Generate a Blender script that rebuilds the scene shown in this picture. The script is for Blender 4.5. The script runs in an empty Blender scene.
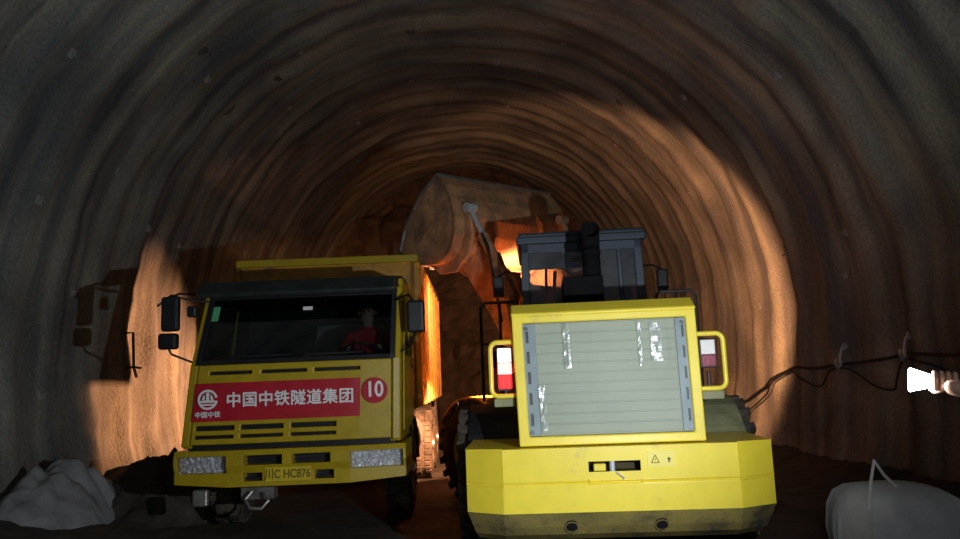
import bpy, bmesh, math, random
from math import sin, cos, pi, radians, sqrt, hypot, exp
from mathutils import Vector, Matrix, noise
random.seed(7)
S = bpy.context.scene
C = S.collection

# ------------------------------------------------------------------ materials
def mat(name, col, rough=.6, metal=0., var=.25, scale=6., bump=.1, dirt=None, dirt_amt=.0, dscale=2.5, spec=.5, bscale=60., coat=0.):
    m = bpy.data.materials.new(name); m.use_nodes = True
    nt = m.node_tree; N = nt.nodes; L = nt.links
    b = N['Principled BSDF']
    b.inputs['Roughness'].default_value = rough; b.inputs['Metallic'].default_value = metal
    b.inputs['Specular IOR Level'].default_value = spec
    b.inputs['Coat Weight'].default_value = coat
    tc = N.new('ShaderNodeTexCoord')
    n1 = N.new('ShaderNodeTexNoise'); n1.inputs['Scale'].default_value = scale; n1.inputs['Detail'].default_value = 6
    L.new(tc.outputs['Object'], n1.inputs['Vector'])
    r1 = N.new('ShaderNodeValToRGB')
    r1.color_ramp.elements[0].position = .3; r1.color_ramp.elements[1].position = .7
    c0 = [max(0, c*(1-var)) for c in col]; c1 = [min(1, c*(1+var)) for c in col]
    r1.color_ramp.elements[0].color = (*c0, 1); r1.color_ramp.elements[1].color = (*c1, 1)
    L.new(n1.outputs['Fac'], r1.inputs['Fac'])
    out = r1.outputs['Color']
    if dirt:
        n2 = N.new('ShaderNodeTexNoise'); n2.inputs['Scale'].default_value = dscale; n2.inputs['Detail'].default_value = 8; n2.inputs['Roughness'].default_value = .7
        L.new(tc.outputs['Object'], n2.inputs['Vector'])
        r2 = N.new('ShaderNodeValToRGB')
        r2.color_ramp.elements[0].position = max(0, .62-dirt_amt*.4); r2.color_ramp.elements[1].position = min(1, .85-dirt_amt*.4)
        L.new(n2.outputs['Fac'], r2.inputs['Fac'])
        mx = N.new('ShaderNodeMix'); mx.data_type = 'RGBA'
        L.new(r2.outputs['Color'], mx.inputs['Factor']); L.new(out, mx.inputs['A']); mx.inputs['B'].default_value = (*dirt, 1)
        out = mx.outputs['Result']
    L.new(out, b.inputs['Base Color'])
    if bump:
        n3 = N.new('ShaderNodeTexNoise'); n3.inputs['Scale'].default_value = bscale; n3.inputs['Detail'].default_value = 4
        L.new(tc.outputs['Object'], n3.inputs['Vector'])
        bp = N.new('ShaderNodeBump'); bp.inputs['Strength'].default_value = bump; bp.inputs['Distance'].default_value = .02
        L.new(n3.outputs['Fac'], bp.inputs['Height']); L.new(bp.outputs['Normal'], b.inputs['Normal'])
    return m

def emat(name, col, strength):
    m = mat(name, col, .4, var=.05)
    b = m.node_tree.nodes['Principled BSDF']
    b.inputs['Emission Color'].default_value = (*col, 1); b.inputs['Emission Strength'].default_value = strength
    return m

def glass(name, tint=(1, 1, 1), gloss=.08, rough=.05, bump=0., milk=0., milkcol=(.6, .65, .6)):
    m = bpy.data.materials.new(name); m.use_nodes = True
    nt = m.node_tree; N = nt.nodes; L = nt.links
    for n in list(N): N.remove(n)
    o = N.new('ShaderNodeOutputMaterial'); t = N.new('ShaderNodeBsdfTransparent'); g = N.new('ShaderNodeBsdfGlossy')
    t.inputs[0].default_value = (*tint, 1); g.inputs['Roughness'].default_value = rough
    lw = N.new('ShaderNodeLayerWeight'); lw.inputs[0].default_value = .25
    mp = N.new('ShaderNodeMath'); mp.operation = 'MULTIPLY_ADD'; mp.inputs[1].default_value = .5; mp.inputs[2].default_value = gloss; mp.use_clamp = True
    L.new(lw.outputs['Fresnel'], mp.inputs[0])
    mx = N.new('ShaderNodeMixShader'); L.new(mp.outputs[0], mx.inputs[0]); L.new(t.outputs[0], mx.inputs[1]); L.new(g.outputs[0], mx.inputs[2])
    out = mx.outputs[0]
    tc = N.new('ShaderNodeTexCoord')
    if milk:
        d = N.new('ShaderNodeBsdfDiffuse'); d.inputs[0].default_value = (*milkcol, 1)
        nz = N.new('ShaderNodeTexNoise'); nz.inputs['Scale'].default_value = 3.; nz.inputs['Detail'].default_value = 5; L.new(tc.outputs['Object'], nz.inputs['Vector'])
        mm = N.new('ShaderNodeMath'); mm.operation = 'MULTIPLY'; mm.inputs[1].default_value = milk*2; L.new(nz.outputs['Fac'], mm.inputs[0])
        m2 = N.new('ShaderNodeMixShader'); L.new(mm.outputs[0], m2.inputs[0]); L.new(out, m2.inputs[1]); L.new(d.outputs[0], m2.inputs[2]); out = m2.outputs[0]
    if bump:
        n3 = N.new('ShaderNodeTexNoise'); n3.inputs['Scale'].default_value = 7.; n3.inputs['Distortion'].default_value = 1.5
        L.new(tc.outputs['Object'], n3.inputs['Vector'])
        bp = N.new('ShaderNodeBump'); bp.inputs['Strength'].default_value = bump; bp.inputs['Distance'].default_value = .05
        L.new(n3.outputs['Fac'], bp.inputs['Height']); L.new(bp.outputs['Normal'], g.inputs['Normal'])
    L.new(out, o.inputs[0])
    return m

M = {}
M['truck_yellow'] = mat('truck_yellow', (.45, .32, .008), .42, var=.12, dirt=(.16, .11, .05), dirt_amt=.12, dscale=3, bump=.03, coat=.2)
M['truck_amber'] = mat('truck_amber', (.55, .27, .02), .5, var=.15, dirt=(.12, .08, .05), dirt_amt=.3, dscale=2, bump=.08)
M['loader_yellow'] = mat('loader_yellow', (.92, .74, .05), .38, var=.05, dirt=(.42, .33, .14), dirt_amt=.12, dscale=2.2, bump=.02, coat=.25)
M['underside_olive'] = mat('underside_olive', (.30, .24, .06), .8, var=.3, dirt=(.06, .05, .03), dirt_amt=.5, dscale=3, bump=.3)  # olive base with darker blotches, for the counterweight underside
M['black'] = mat('black_plastic', (.012, .012, .014), .45, var=.3, bump=.05)
M['dark_steel'] = mat('dark_steel', (.035, .037, .042), .5, .4, var=.3, bump=.1)
M['cab_blue'] = mat('cab_grey_blue', (.055, .07, .095), .45, .2, var=.2, bump=.05)
M['visor'] = mat('visor_green_black', (.02, .026, .026), .35, var=.4, bump=.05)
M['rubber'] = mat('rubber', (.02, .019, .018), .85, var=.3, dirt=(.12, .095, .07), dirt_amt=.6, dscale=5, bump=.3)
M['chrome'] = mat('chrome', (.7, .7, .72), .15, 1., var=.1, bump=.02)
M['facets'] = mat('headlight_facets', (.95, .97, 1), .22, .3, var=.4, scale=32, bump=.8, bscale=45)
M['steel'] = mat('worn_steel', (.32, .30, .28), .4, .7, var=.3, bump=.2)
M['bucket'] = mat('dusty_bucket_paint', (.58, .31, .15), .75, .0, var=.3, scale=3, dirt=(.16, .10, .07), dirt_amt=.5, dscale=2.2, bump=.35, bscale=25)
M['lining_grille'] = mat('grille_grey_green', (.36, .39, .31), .6, var=.07, scale=2, bump=.02)
M['strip'] = mat('perforated_grey', (.19, .24, .27), .5, .2, var=.15, bump=.05)
M['recess'] = mat('recess_shade', (.06, .045, .02), .9, var=.4)  # dark colour paints the shade inside the hitch slot
M['soot'] = mat('soot_black', (.008, .008, .009), .9, var=.3, spec=.15)
M['zinc'] = mat('zinc_pin', (.6, .62, .66), .35, .2, var=.1)
M['fender'] = mat('fender_olive', (.24, .25, .13), .6, var=.2, dirt=(.1, .09, .06), dirt_amt=.3, bump=.1)
M['red_banner'] = mat('banner_red', (.45, .006, .022), .55, var=.08, bump=.04, bscale=12)
M['white'] = mat('white_paint', (.85, .85, .85), .5, var=.04, bump=0)
M['plate_ink'] = mat('plate_ink', (.16, .11, .01), .5, var=.05, bump=0)
M['plate'] = mat('plate_yellow', (.60, .45, .02), .5, var=.05, bump=0)
M['red_cloth'] = mat('red_cloth', (.8, .02, .04), .9, var=.2, bump=.3, bscale=30)
M['dark_cloth'] = mat('dark_cloth', (.03, .032, .045), .9, var=.3, bump=.3, bscale=30)
M['orange_cloth'] = mat('orange_cloth', (.95, .20, .02), .85, var=.15, bump=.3, bscale=30)
M['skin'] = mat('skin', (.55, .32, .22), .55, var=.08, bump=.05)
M['hair'] = mat('hair', (.015, .012, .01), .6, var=.2)
M['helmet'] = mat('helmet_white', (.8, .8, .78), .3, var=.03, bump=0)
M['concrete_pale'] = mat('pale_rebound', (.24, .245, .25), .9, var=.3, scale=4, bump=.6, bscale=18)
M['bolt'] = mat('bolt_steel', (.34, .34, .34), .45, .3, var=.3, bump=.1)
M['cable'] = mat('cable_black', (.02, .02, .022), .6, var=.2)
M['hook'] = mat('hook_steel', (.5, .5, .5), .35, .5, var=.15)
M['bag'] = mat('bulk_bag_fabric', (.8, .81, .82), .8, var=.1, bump=.2, bscale=40)
M['glass'] = glass('cab_glass', (.55, .6, .6), .05)
M['loader_glass'] = glass('loader_glass', (.75, .78, .8), .06, milk=.13, milkcol=(.4, .42, .42))
M['film'] = glass('plastic_film', (.96, .98, .96), .0, .42, bump=.03, milk=.06, milkcol=(.55, .6, .58))
M['lens'] = glass('lens_glass', (.97, .98, 1), .06, .08)
M['red_lens'] = emat('red_lens_lit', (1, .10, .09), 9)
M['red_tail'] = emat('red_tail_lit', (1, .012, .012), 1.6)
M['red_lens_off'] = mat('red_lens_unlit', (.28, .05, .08), .25, var=.1)
M['white_lens'] = emat('white_lens_lit', (1, .93, .95), 1.1)
M['white_lens_off'] = mat('white_lens_unlit', (.85, .85, .85), .2, var=.05)
M['warm_bulb'] = emat('warm_bulb', (1, .62, .22), 14)
M['torch_glow'] = emat('torch_glow', (.96, .97, 1), 200)
M['green_sticker'] = mat('green_sticker', (.1, .45, .2), .5, var=.1, bump=0)
M['rock'] = mat('rock_face', (.10, .075, .06), .95, var=.4, scale=2, bump=.6, bscale=9)
M['mud'] = mat('mud', (.045, .036, .028), .8, var=.45, scale=3, bump=.7, bscale=14)

def lining_material():
    m = bpy.data.materials.new('shotcrete'); m.use_nodes = True
    nt = m.node_tree; N = nt.nodes; L = nt.links; b = N['Principled BSDF']
    b.inputs['Roughness'].default_value = .88
    tc = N.new('ShaderNodeTexCoord')
    def nz(scale, detail=6, vec=None, rough=.5):
        n = N.new('ShaderNodeTexNoise'); n.inputs['Scale'].default_value = scale; n.inputs['Detail'].default_value = detail; n.inputs['Roughness'].default_value = rough
        L.new(vec or tc.outputs['Object'], n.inputs['Vector']); return n.outputs['Fac']
    def ramp(f, p0, c0, p1, c1):
        r = N.new('ShaderNodeValToRGB'); r.color_ramp.elements[0].position = p0; r.color_ramp.elements[1].position = p1
        r.color_ramp.elements[0].color = (*c0, 1); r.color_ramp.elements[1].color = (*c1, 1); L.new(f, r.inputs['Fac']); return r.outputs['Color']
    def mix(f, a, bb, mode='MIX'):
        x = N.new('ShaderNodeMix'); x.data_type = 'RGBA'; x.blend_type = mode
        if isinstance(f, float): x.inputs['Factor'].default_value = f
        else: L.new(f, x.inputs['Factor'])
        L.new(a, x.inputs['A']); L.new(bb, x.inputs['B']); return x.outputs['Result']
    base = ramp(nz(.7, 7), .35, (.14, .145, .147), .65, (.265, .27, .25))
    mp = N.new('ShaderNodeMapping'); mp.inputs['Scale'].default_value = (.16, 2.4, .16); L.new(tc.outputs['Object'], mp.inputs['Vector'])
    streak = ramp(nz(1.1, 5, mp.outputs['Vector']), .35, (.52, .55, .62), .66, (1.4, 1.34, 1.12))
    c = mix(1.0, base, streak, 'MULTIPLY')
    seam = ramp(nz(.9, 3, mp.outputs['Vector'], .6), .30, (.45, .45, .47), .38, (1, 1, 1))
    c = mix(.7, c, seam, 'MULTIPLY')
    spk = ramp(nz(26, 3), .3, (.75, .75, .75), .62, (1.12, 1.12, 1.12))
    c = mix(1.0, c, spk, 'MULTIPLY')
    L.new(c, b.inputs['Base Color'])
    bp = N.new('ShaderNodeBump'); bp.inputs['Strength'].default_value = .55; bp.inputs['Distance'].default_value = .03
    L.new(nz(22, 5), bp.inputs['Height']); L.new(bp.outputs['Normal'], b.inputs['Normal'])
    return m
M['shotcrete'] = lining_material()

# ------------------------------------------------------------------ mesh helpers
class MB:
    def __init__(s): s.v = []; s.f = []; s.fm = []; s.mi = 0
    def add(s, vs, fs, mtx=None):
        n = len(s.v)
        s.v += [tuple(mtx @ Vector(v)) if mtx else tuple(v) for v in vs]
        s.f += [tuple(i+n for i in f) for f in fs]; s.fm += [s.mi]*len(fs); return s
    def box(s, x0, x1, y0, y1, z0, z1, mtx=None):
        vs = [(x, y, z) for x in (x0, x1) for y in (y0, y1) for z in (z0, z1)]
        return s.add(vs, [(0, 1, 3, 2), (4, 6, 7, 5), (0, 4, 5, 1), (2, 3, 7, 6), (0, 2, 6, 4), (1, 5, 7, 3)], mtx)
    def prism(s, pts, a0, a1, axis='x', mtx=None):
        n = len(pts)
        def P(p, a): return {'x': (a, p[0], p[1]), 'y': (p[0], a, p[1]), 'z': (p[0], p[1], a)}[axis]
        vs = [P(p, a0) for p in pts]+[P(p, a1) for p in pts]
        return s.add(vs, [tuple(range(n)), tuple(range(2*n-1, n-1, -1))]+[(i, i+n, (i+1) % n+n, (i+1) % n) for i in range(n)], mtx)
    def cyl(s, p0, p1, r0, r1=None, seg=20, caps=True):
        r1 = r0 if r1 is None else r1; p0 = Vector(p0); p1 = Vector(p1); d = (p1-p0).normalized()
        u = d.orthogonal().normalized(); w = d.cross(u); vs = []
        for p, r in ((p0, r0), (p1, r1)):
            for i in range(seg):
                a = 2*pi*i/seg; vs.append(p+u*(r*cos(a))+w*(r*sin(a)))
        fs = [(i, (i+1) % seg, (i+1) % seg+seg, i+seg) for i in range(seg)]
        if caps: fs += [tuple(range(seg-1, -1, -1)), tuple(range(seg, 2*seg))]
        return s.add(vs, fs)
    def tube(s, path, r, seg=10, close=False):
        P = [Vector(p) for p in path]; n = len(P); vs = []; prev = None
        for i, p in enumerate(P):
            a = P[(i-1) % n] if (close or i > 0) else P[i]; b = P[(i+1) % n] if (close or i < n-1) else P[i]
            d = (b-a).normalized()
            if prev is None: u = d.orthogonal().normalized()
            else: u = (prev-d*prev.dot(d)).normalized()
            prev = u; w = d.cross(u); rr = r[i] if isinstance(r, (list, tuple)) else r
            for k in range(seg):
                t = 2*pi*k/seg; vs.append(p+u*(rr*cos(t))+w*(rr*sin(t)))
        fs = []
        for i in range(n if close else n-1):
            j = (i+1) % n
            for k in range(seg):
                fs.append((i*seg+k, i*seg+(k+1) % seg, j*seg+(k+1) % seg, j*seg+k))
        if not close: fs += [tuple(range(seg-1, -1, -1)), tuple((n-1)*seg+k for k in range(seg))]
        return s.add(vs, fs)
    def lathe(s, prof, c, axis='x', seg=40, close=True):
        n = len(prof); vs = []
        for i in range(seg):
            t = 2*pi*i/seg
            for (a, r) in prof:
                q = {'x': (a, r*cos(t), r*sin(t)), 'y': (r*cos(t), a, r*sin(t)), 'z': (r*cos(t), r*sin(t), a)}[axis]
                vs.append((q[0]+c[0], q[1]+c[1], q[2]+c[2]))
        fs = []
        for i in range(seg):
            j = (i+1) % seg
            for k in range(n if close else n-1):
                l = (k+1) % n; fs.append((i*n+k, j*n+k, j*n+l, i*n+l))
        return s.add(vs, fs)
    def panel(s, x0, x1, z0, z1, holes, y0, y1, axis='y', mtx=None):
        """a plate with rectangular holes; holes (x0,x1,z0,z1)"""
        xs = sorted({x0, x1, *[h[0] for h in holes], *[h[1] for h in holes]}); zs = sorted({z0, z1, *[h[2] for h in holes], *[h[3] for h in holes]})
        xs = [x for x in xs if x0 <= x <= x1]; zs = [z for z in zs if z0 <= z <= z1]
        def solid(i, j):
            if i < 0 or j < 0 or i >= len(xs)-1 or j >= len(zs)-1: return False
            cx = (xs[i]+xs[i+1])/2; cz = (zs[j]+zs[j+1])/2
            return not any(h[0] < cx < h[1] and h[2] < cz < h[3] for h in holes)
        vs = []; fs = []; idx = {}
        def V(i, j, k):
            if (i, j, k) not in idx:
                idx[i, j, k] = len(vs); y = (y0, y1)[k]
                vs.append((xs[i], y, zs[j]) if axis == 'y' else (y, xs[i], zs[j]) if axis == 'x' else (xs[i], zs[j], y))
            return idx[i, j, k]
        for i in range(len(xs)-1):
            for j in range(len(zs)-1):
                if not solid(i, j): continue
                fs.append((V(i, j, 0), V(i+1, j, 0), V(i+1, j+1, 0), V(i, j+1, 0)))
                fs.append((V(i, j, 1), V(i, j+1, 1), V(i+1, j+1, 1), V(i+1, j, 1)))
                if not solid(i-1, j): fs.append((V(i, j, 0), V(i, j+1, 0), V(i, j+1, 1), V(i, j, 1)))
                if not solid(i+1, j): fs.append((V(i+1, j, 0), V(i+1, j, 1), V(i+1, j+1, 1), V(i+1, j+1, 0)))
                if not solid(i, j-1): fs.append((V(i, j, 0), V(i, j, 1), V(i+1, j, 1), V(i+1, j, 0)))
                if not solid(i, j+1): fs.append((V(i, j+1, 0), V(i+1, j+1, 0), V(i+1, j+1, 1), V(i, j+1, 1)))
        return s.add(vs, fs, mtx)
    def build(s, name, m, parent=None, bevel=0., smooth=False, warp=None, loc=None, subsurf=0, seg=2):
        me = bpy.data.meshes.new(name)
        vs = [warp(*v) for v in s.v] if warp else s.v
        me.from_pydata([tuple(v) for v in vs], [], s.f)
        mm = m if isinstance(m, (list, tuple)) else [m]
        for q in mm: me.materials.append(q)
        for p, k in zip(me.polygons, s.fm): p.material_index = k
        bm = bmesh.new(); bm.from_mesh(me); bmesh.ops.recalc_face_normals(bm, faces=bm.faces); bm.to_mesh(me); bm.free()
        if smooth:
            for p in me.polygons: p.use_smooth = True
            try: me.set_sharp_from_angle(angle=radians(38))
            except Exception: pass
        o = bpy.data.objects.new(name, me); C.objects.link(o)
        if parent: o.parent = parent
        if loc: o.location = loc
        if subsurf:
            q = o.modifiers.new('s', 'SUBSURF'); q.levels = q.render_levels = subsurf
        if bevel:
            q = o.modifiers.new('b', 'BEVEL'); q.width = bevel; q.segments = seg; q.limit_method = 'ANGLE'; q.angle_limit = radians(35)
        return o

def tag(o, label=None, cat=None, group=None, kind=None):
    for k, v in (('label', label), ('category', cat), ('group', group), ('kind', kind)):
        if v: o[k] = v
    return o
def empty(name, loc=(0, 0, 0), rz=0., parent=None):
    o = bpy.data.objects.new(name, None); C.objects.link(o); o.location = loc; o.rotation_euler = (0, 0, rz)
    if parent: o.parent = parent
    return o
def copy_tree(o, parent=None):
    c = o.copy(); C.objects.link(c)
    if parent is not None: c.parent = parent
    for ch in [q for q in list(S.objects) if q.parent == o]:
        d = ch.copy(); C.objects.link(d); d.parent = c
        for g in [q for q in list(S.objects) if q.parent == ch]:
            e = g.copy(); C.objects.link(e); e.parent = d
    return c

def text(name, body, size, m, parent, loc, rot, align='CENTER', bold=0., extrude=.002, space=1., xs=1.):
    cu = bpy.data.curves.new(name, 'FONT'); cu.body = body; cu.size = size; cu.align_x = align; cu.align_y = 'CENTER'
    cu.extrude = extrude; cu.space_character = space
    t = bpy.data.objects.new(name+'_tmp', cu); C.objects.link(t)
    bpy.context.view_layer.update()
    me = bpy.data.meshes.new_from_object(t.evaluated_get(bpy.context.evaluated_depsgraph_get()))
    C.objects.unlink(t); bpy.data.objects.remove(t)
    if bold:
        vs = [v.co.copy() for v in me.vertices]; fs = [tuple(p.vertices) for p in me.polygons]; V = []; F = []
        for k, (dx, dy) in enumerate(((0, 0), (1, 0), (-1, 0), (0, 1), (0, -1))):
            n = len(V); V += [(v.x+dx*bold, v.y+dy*bold, v.z+k*.0002) for v in vs]; F += [tuple(i+n for i in f) for f in fs]
        me = bpy.data.meshes.new(name); me.from_pydata(V, [], F)
    me.materials.clear(); me.materials.append(m)
    o = bpy.data.objects.new(name, me); C.objects.link(o); o.parent = parent; o.location = loc; o.rotation_euler = rot; o.scale = (xs, 1, 1)
    return o

def skin(name, pts, edges, mats, pick, parent=None, sub=2, extra=None):
    """one continuous body grown along joints; pts: list of (co, radius)"""
    me = bpy.data.meshes.new(name); me.from_pydata([p[0] for p in pts], edges, [])
    o = bpy.data.objects.new(name, me); C.objects.link(o)
    o.modifiers.new('k', 'SKIN'); q = o.modifiers.new('s', 'SUBSURF'); q.levels = q.render_levels = sub
    sv = me.skin_vertices[0].data
    for i, p in enumerate(pts):
        r = p[1]; sv[i].radius = (r, r) if not isinstance(r, tuple) else r
        sv[i].use_root = (i == 0)
    bpy.context.view_layer.update()
    nm = bpy.data.meshes.new_from_object(o.evaluated_get(bpy.context.evaluated_depsgraph_get()))
    C.objects.unlink(o); bpy.data.objects.remove(o)
    nm.materials.clear()
    for m in mats: nm.materials.append(m)
    for p in nm.polygons: p.use_smooth = True; p.material_index = pick(p.center)
    o = bpy.data.objects.new(name, nm); C.objects.link(o)
    if parent: o.parent = parent
    return o

# ------------------------------------------------------------------ setting: tunnel
def zc(y): return 2.25 + .085*max(0., y-9.)
RAD = 5.55
def rib(y, a):
    ph = y/1.02 + .12*noise.noise(Vector((a*.9, y*.3, 3.)))
    k = math.floor(ph+.5)
    w = (.5+.5*cos(2*pi*ph))**1.8
    amp = .065 + .045*noise.noise(Vector((k*3.7, a*.8, 1.)))
    return w*amp
def section(y, s):
    """point on the lining; s in [-1,1] spring to spring, beyond = straight leg (|s|-1 metres*.. down)"""
    z0 = zc(y)
    if abs(s) <= 1:
        a = s*pi/2; nx, nz = sin(a), cos(a); x, z = RAD*nx, z0+RAD*nz
    else:
        d = (abs(s)-1)*(z0+.7); sg = 1 if s > 0 else -1
        nx, nz = sg, 0.; x, z = sg*(RAD-.035*d*d), z0-d; a = sg*(pi/2+d*.18)
    p = Vector((x, y, z))
    disp = rib(y, a) + .075*noise.fractal(p*.55, 1., 2., 4) + .035*noise.fractal(p*1.9, 1., 2., 3)
    return Vector((x-nx*disp, y, z-nz*disp))
def lining(name, s0, s1, ns):
    ys = [-7+.105*i for i in range(int(37/.105)+1)]
    b = MB(); vs = []; fs = []
    for y in ys:
        for j in range(ns+1): vs.append(section(y, s0+(s1-s0)*j/ns))
    for i in range(len(ys)-1):
        for j in range(ns): fs.append((i*(ns+1)+j, i*(ns+1)+j+1, (i+1)*(ns+1)+j+1, (i+1)*(ns+1)+j))
    b.add(vs, fs)
    o = b.build(name, M['shotcrete'])
    for p in o.data.polygons: p.use_smooth = True
    return tag(o, kind='structure')
lining('wall_left', -2, -.62, 60)
lining('ceiling', -.62, .62, 74)
lining('wall_right', .62, 2, 60)

b = MB(); n = 46; vs = []; fs = []
for i in range(n+1):
    for j in range(n+1):
        x = -6.2+12.4*i/n; z = -.6+10.6*j/n
        q = Vector((x, 29, z)); vs.append((x, 28.4+1.0*noise.fractal(q*.5, 1., 2., 4)+.35*noise.fractal(q*1.7, 1., 2., 3), z))
for i in range(n):
    for j in range(n): fs.append((i*(n+1)+j, (i+1)*(n+1)+j, (i+1)*(n+1)+j+1, i*(n+1)+j+1))
b.add(vs, fs); tag(b.build('wall_end', M['rock']), kind='structure')

def ground(x, y):
    z = -.05 + .04*noise.fractal(Vector((x*.8, y*.8, 0)), 1., 2., 3) + .012*noise.noise(Vector((x*6, y*6, 2)))
    e = max(0, abs(x)-3.7)
    if x < 0: z += min(.42, .30*e)*(.75+.5*noise.noise(Vector((x, y*.7, 5))))
    else: z += min(.25, .15*e)
    if x < -2.0 and y > 9.6:
        w = exp(-((x+4.2)**2)/.9-((y-11.2)**2)/3.2)
        z += .28*w*(1+.5*noise.noise(Vector((x*2, y*2, 9))))
    return z + (.05*noise.fractal(Vector((x*3.1, y*3.1, 7)), 1., 2., 4) if abs(x) > 3.4 else 0)
b = MB(); vs = []; fs = []; nx, ny = 112, 330
for i in range(nx+1):
    for j in range(ny+1):
        x = -5.6+11.2*i/nx; y = -6.8+36*j/ny; vs.append((x, y, ground(x, y)))
for i in range(nx):
    for j in range(ny): fs.append((i*(ny+1)+j, (i+1)*(ny+1)+j, (i+1)*(ny+1)+j+1, i*(ny+1)+j+1))
b.add(vs, fs); fl = b.build('floor', M['mud'])
for p in fl.data.polygons: p.use_smooth = True
tag(fl, kind='structure')

# heap of pale shotcrete rebound against the left wall
def heap(name, cx, cy, rx, ry, h, m, seed, jag=.35, n=44):
    b = MB(); vs = []; fs = []
    for i in range(n+1):
        for j in range(n+1):
            u = -1+2*i/n; v = -1+2*j/n; d = hypot(u, v)
            x = cx+u*rx; y = cy+v*ry
            k = max(0, 1-d*d)**1.1
            z = ground(x, y)-.06+h*k*(1+jag*noise.fractal(Vector((x*2.2, y*2.2, seed)), 1., 2., 4))+.05*k**.3*noise.noise(Vector((x*8, y*8, seed)))
            if d >= 1: z = ground(x, y)-.12
            vs.append((x, y, z))
    for i in range(n):
        for j in range(n): fs.append((i*(n+1)+j, (i+1)*(n+1)+j, (i+1)*(n+1)+j+1, i*(n+1)+j+1))
    b.add(vs, fs); o = b.build(name, m)
    for p in o.data.polygons: p.use_smooth = True
    return o
tag(heap('rebound_heap', -4.95, 9.3, .70, 1.0, .62, M['concrete_pale'], 3), 'pale grey heap of sprayed concrete rebound against the left wall', 'heap', kind='stuff')
tag(heap('mud_heap', -3.9, 10.3, .95, 1.1, .42, M['mud'], 8, .8), 'dark churned mud mound between left wall and dump truck', 'mud', kind='stuff')

# rock bolts through the lining
def bolt_at(y, s, k):
    p = section(y, s); q = section(y, s+.01); r = section(y+.2, s)
    inward = Vector((-p.x, 0, zc(y)-p.z)).normalized()
    return p, inward
b = MB(); b.box(-.055, .055, -.055, .055, -.02, .01); b.cyl((0, 0, .01), (0, 0, .035), .025, seg=6); b.cyl((0, 0, .03), (0, 0, .07), .012, seg=10)
bolt0 = b.build('rock_bolt', M['bolt'], bevel=.004)
tag(bolt0, 'steel rock bolt end with square plate on the sprayed concrete', 'bolt', 'rock bolts in the tunnel lining')
bl = [(9.1, -.80), (10.9, -.72), (10.0, -1.25), (10.6, -.93), (14.0, -.82), (12.3, -.80), (11.2, -.50), (12.5, -.33), (14.6, -.42), (16.4, -.12), (13.2, -.08), (15.2, .10), (13.6, .24), (16.6, .30),
      (12.5, .90), (10.4, .88), (10.8, .95), (14.0, 1.0), (12.8, .52), (10.0, .60), (9.2, .38), (17.6, .48), (15.7, .70), (18.5, .15), (18.2, -.30), (20.2, -.18), (8.4, -.60), (11.6, .12)]
for i, (y, s) in enumerate(bl):
    o = bolt0 if i == 0 else bolt0.copy()
    if i: C.objects.link(o)
    p, inn = bolt_at(y, s, i); o.location = p-inn*.0; o.rotation_euler = inn.to_track_quat('Z', 'Y').to_euler()

# dark seep holes/gouges left in the lining
def gouge(y, s, L_, W_, rot):
    p, inn = bolt_at(y, s, 0); b = MB(); vs = [(0, 0, .03)]; n = 12
    for i in range(n):
        t = 2*pi*i/n; k = .75+.35*random.random(); vs.append((cos(t)*L_*k, sin(t)*W_*k, -.03))
    b.add(vs, [(0, i+1, (i+1) % n+1) for i in range(n)])
    o = b.build('grout_patch', M['rock']); o.location = p+inn*.035; o.rotation_euler = inn.to_track_quat('Z', 'Y').to_euler(); o.rotation_euler.rotate_axis('Z', rot)
    return tag(o, 'dark patch of seeping grout on the grey tunnel crown', 'patch', 'dark grout patches on the lining')
for a in [(10.6, -.47, .17, .09, .4), (13.0, -.40, .14, .06, .3), (15.6, -.45, .2, .08, 1.2), (17.2, -.46, .22, .09, 1.4), (13.4, -.1, .12, .06, 1.), (16.2, .52, .2, .05, 1.2), (12.8, -.52, .2, .04, 1.3), (15.0, .42, .16, .05, 1.2)]: gouge(*a)

# cables and hooks on the right wall
def wallx(y, z, side=1):
    best = None
    for i in range(200):
        s = side*(.5+1.3*i/200); p = section(y, s)
        if best is None or abs(p.z-z) < abs(best.z-z): best = p
    return best.x
def sag(pts, off=.05, sub=8):
    out = []
    P = [Vector(p) for p in pts]; n = len(P)
    for i in range(n-1):
        p0 = P[max(0, i-1)]; p1 = P[i]; p2 = P[i+1]; p3 = P[min(n-1, i+2)]
        for k in range(sub):
            t = k/sub; q = .5*((2*p1)+(p2-p0)*t+(2*p0-5*p1+4*p2-p3)*t*t+(3*p1-p0-3*p2+p3)*t**3); out.append(q)
    out.append(P[-1]); return [(wallx(q.y, q.z)-off, q.y, q.z) for q in out]
c1 = [(0, 19.6, .75), (0, 18.05, .56), (0, 16.3, .62), (0, 14.5, .97), (0, 12.8, 1.5), (0, 11.9, 1.5), (0, 10.95, 1.55), (0, 9.95, 1.6), (0, 9.36, 1.66), (0, 8.3, 1.62), (0, 6.5, 1.7), (0, 3, 1.6)]
c2 = [(0, 19.0, .5), (0, 16.6, .42), (0, 15.1, .56), (0, 13.75, 1.02), (0, 12.8, 1.46), (0, 11.74, 1.22), (0, 10.95, 1.5), (0, 9.8, 1.2), (0, 9.36, 1.6), (0, 7.5, 1.3), (0, 4, 1.5)]
b = MB(); b.tube(sag(c1), .022, 8); tag(b.build('power_cable', M['cable'], smooth=True), 'thick black cable strung taut along the right wall over the hooks', 'cable')
b = MB(); b.tube(sag(c2, .07), .014, 8); tag(b.build('power_cable', M['cable'], smooth=True), 'thinner black cable hanging in loops below the taut one', 'cable')
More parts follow.
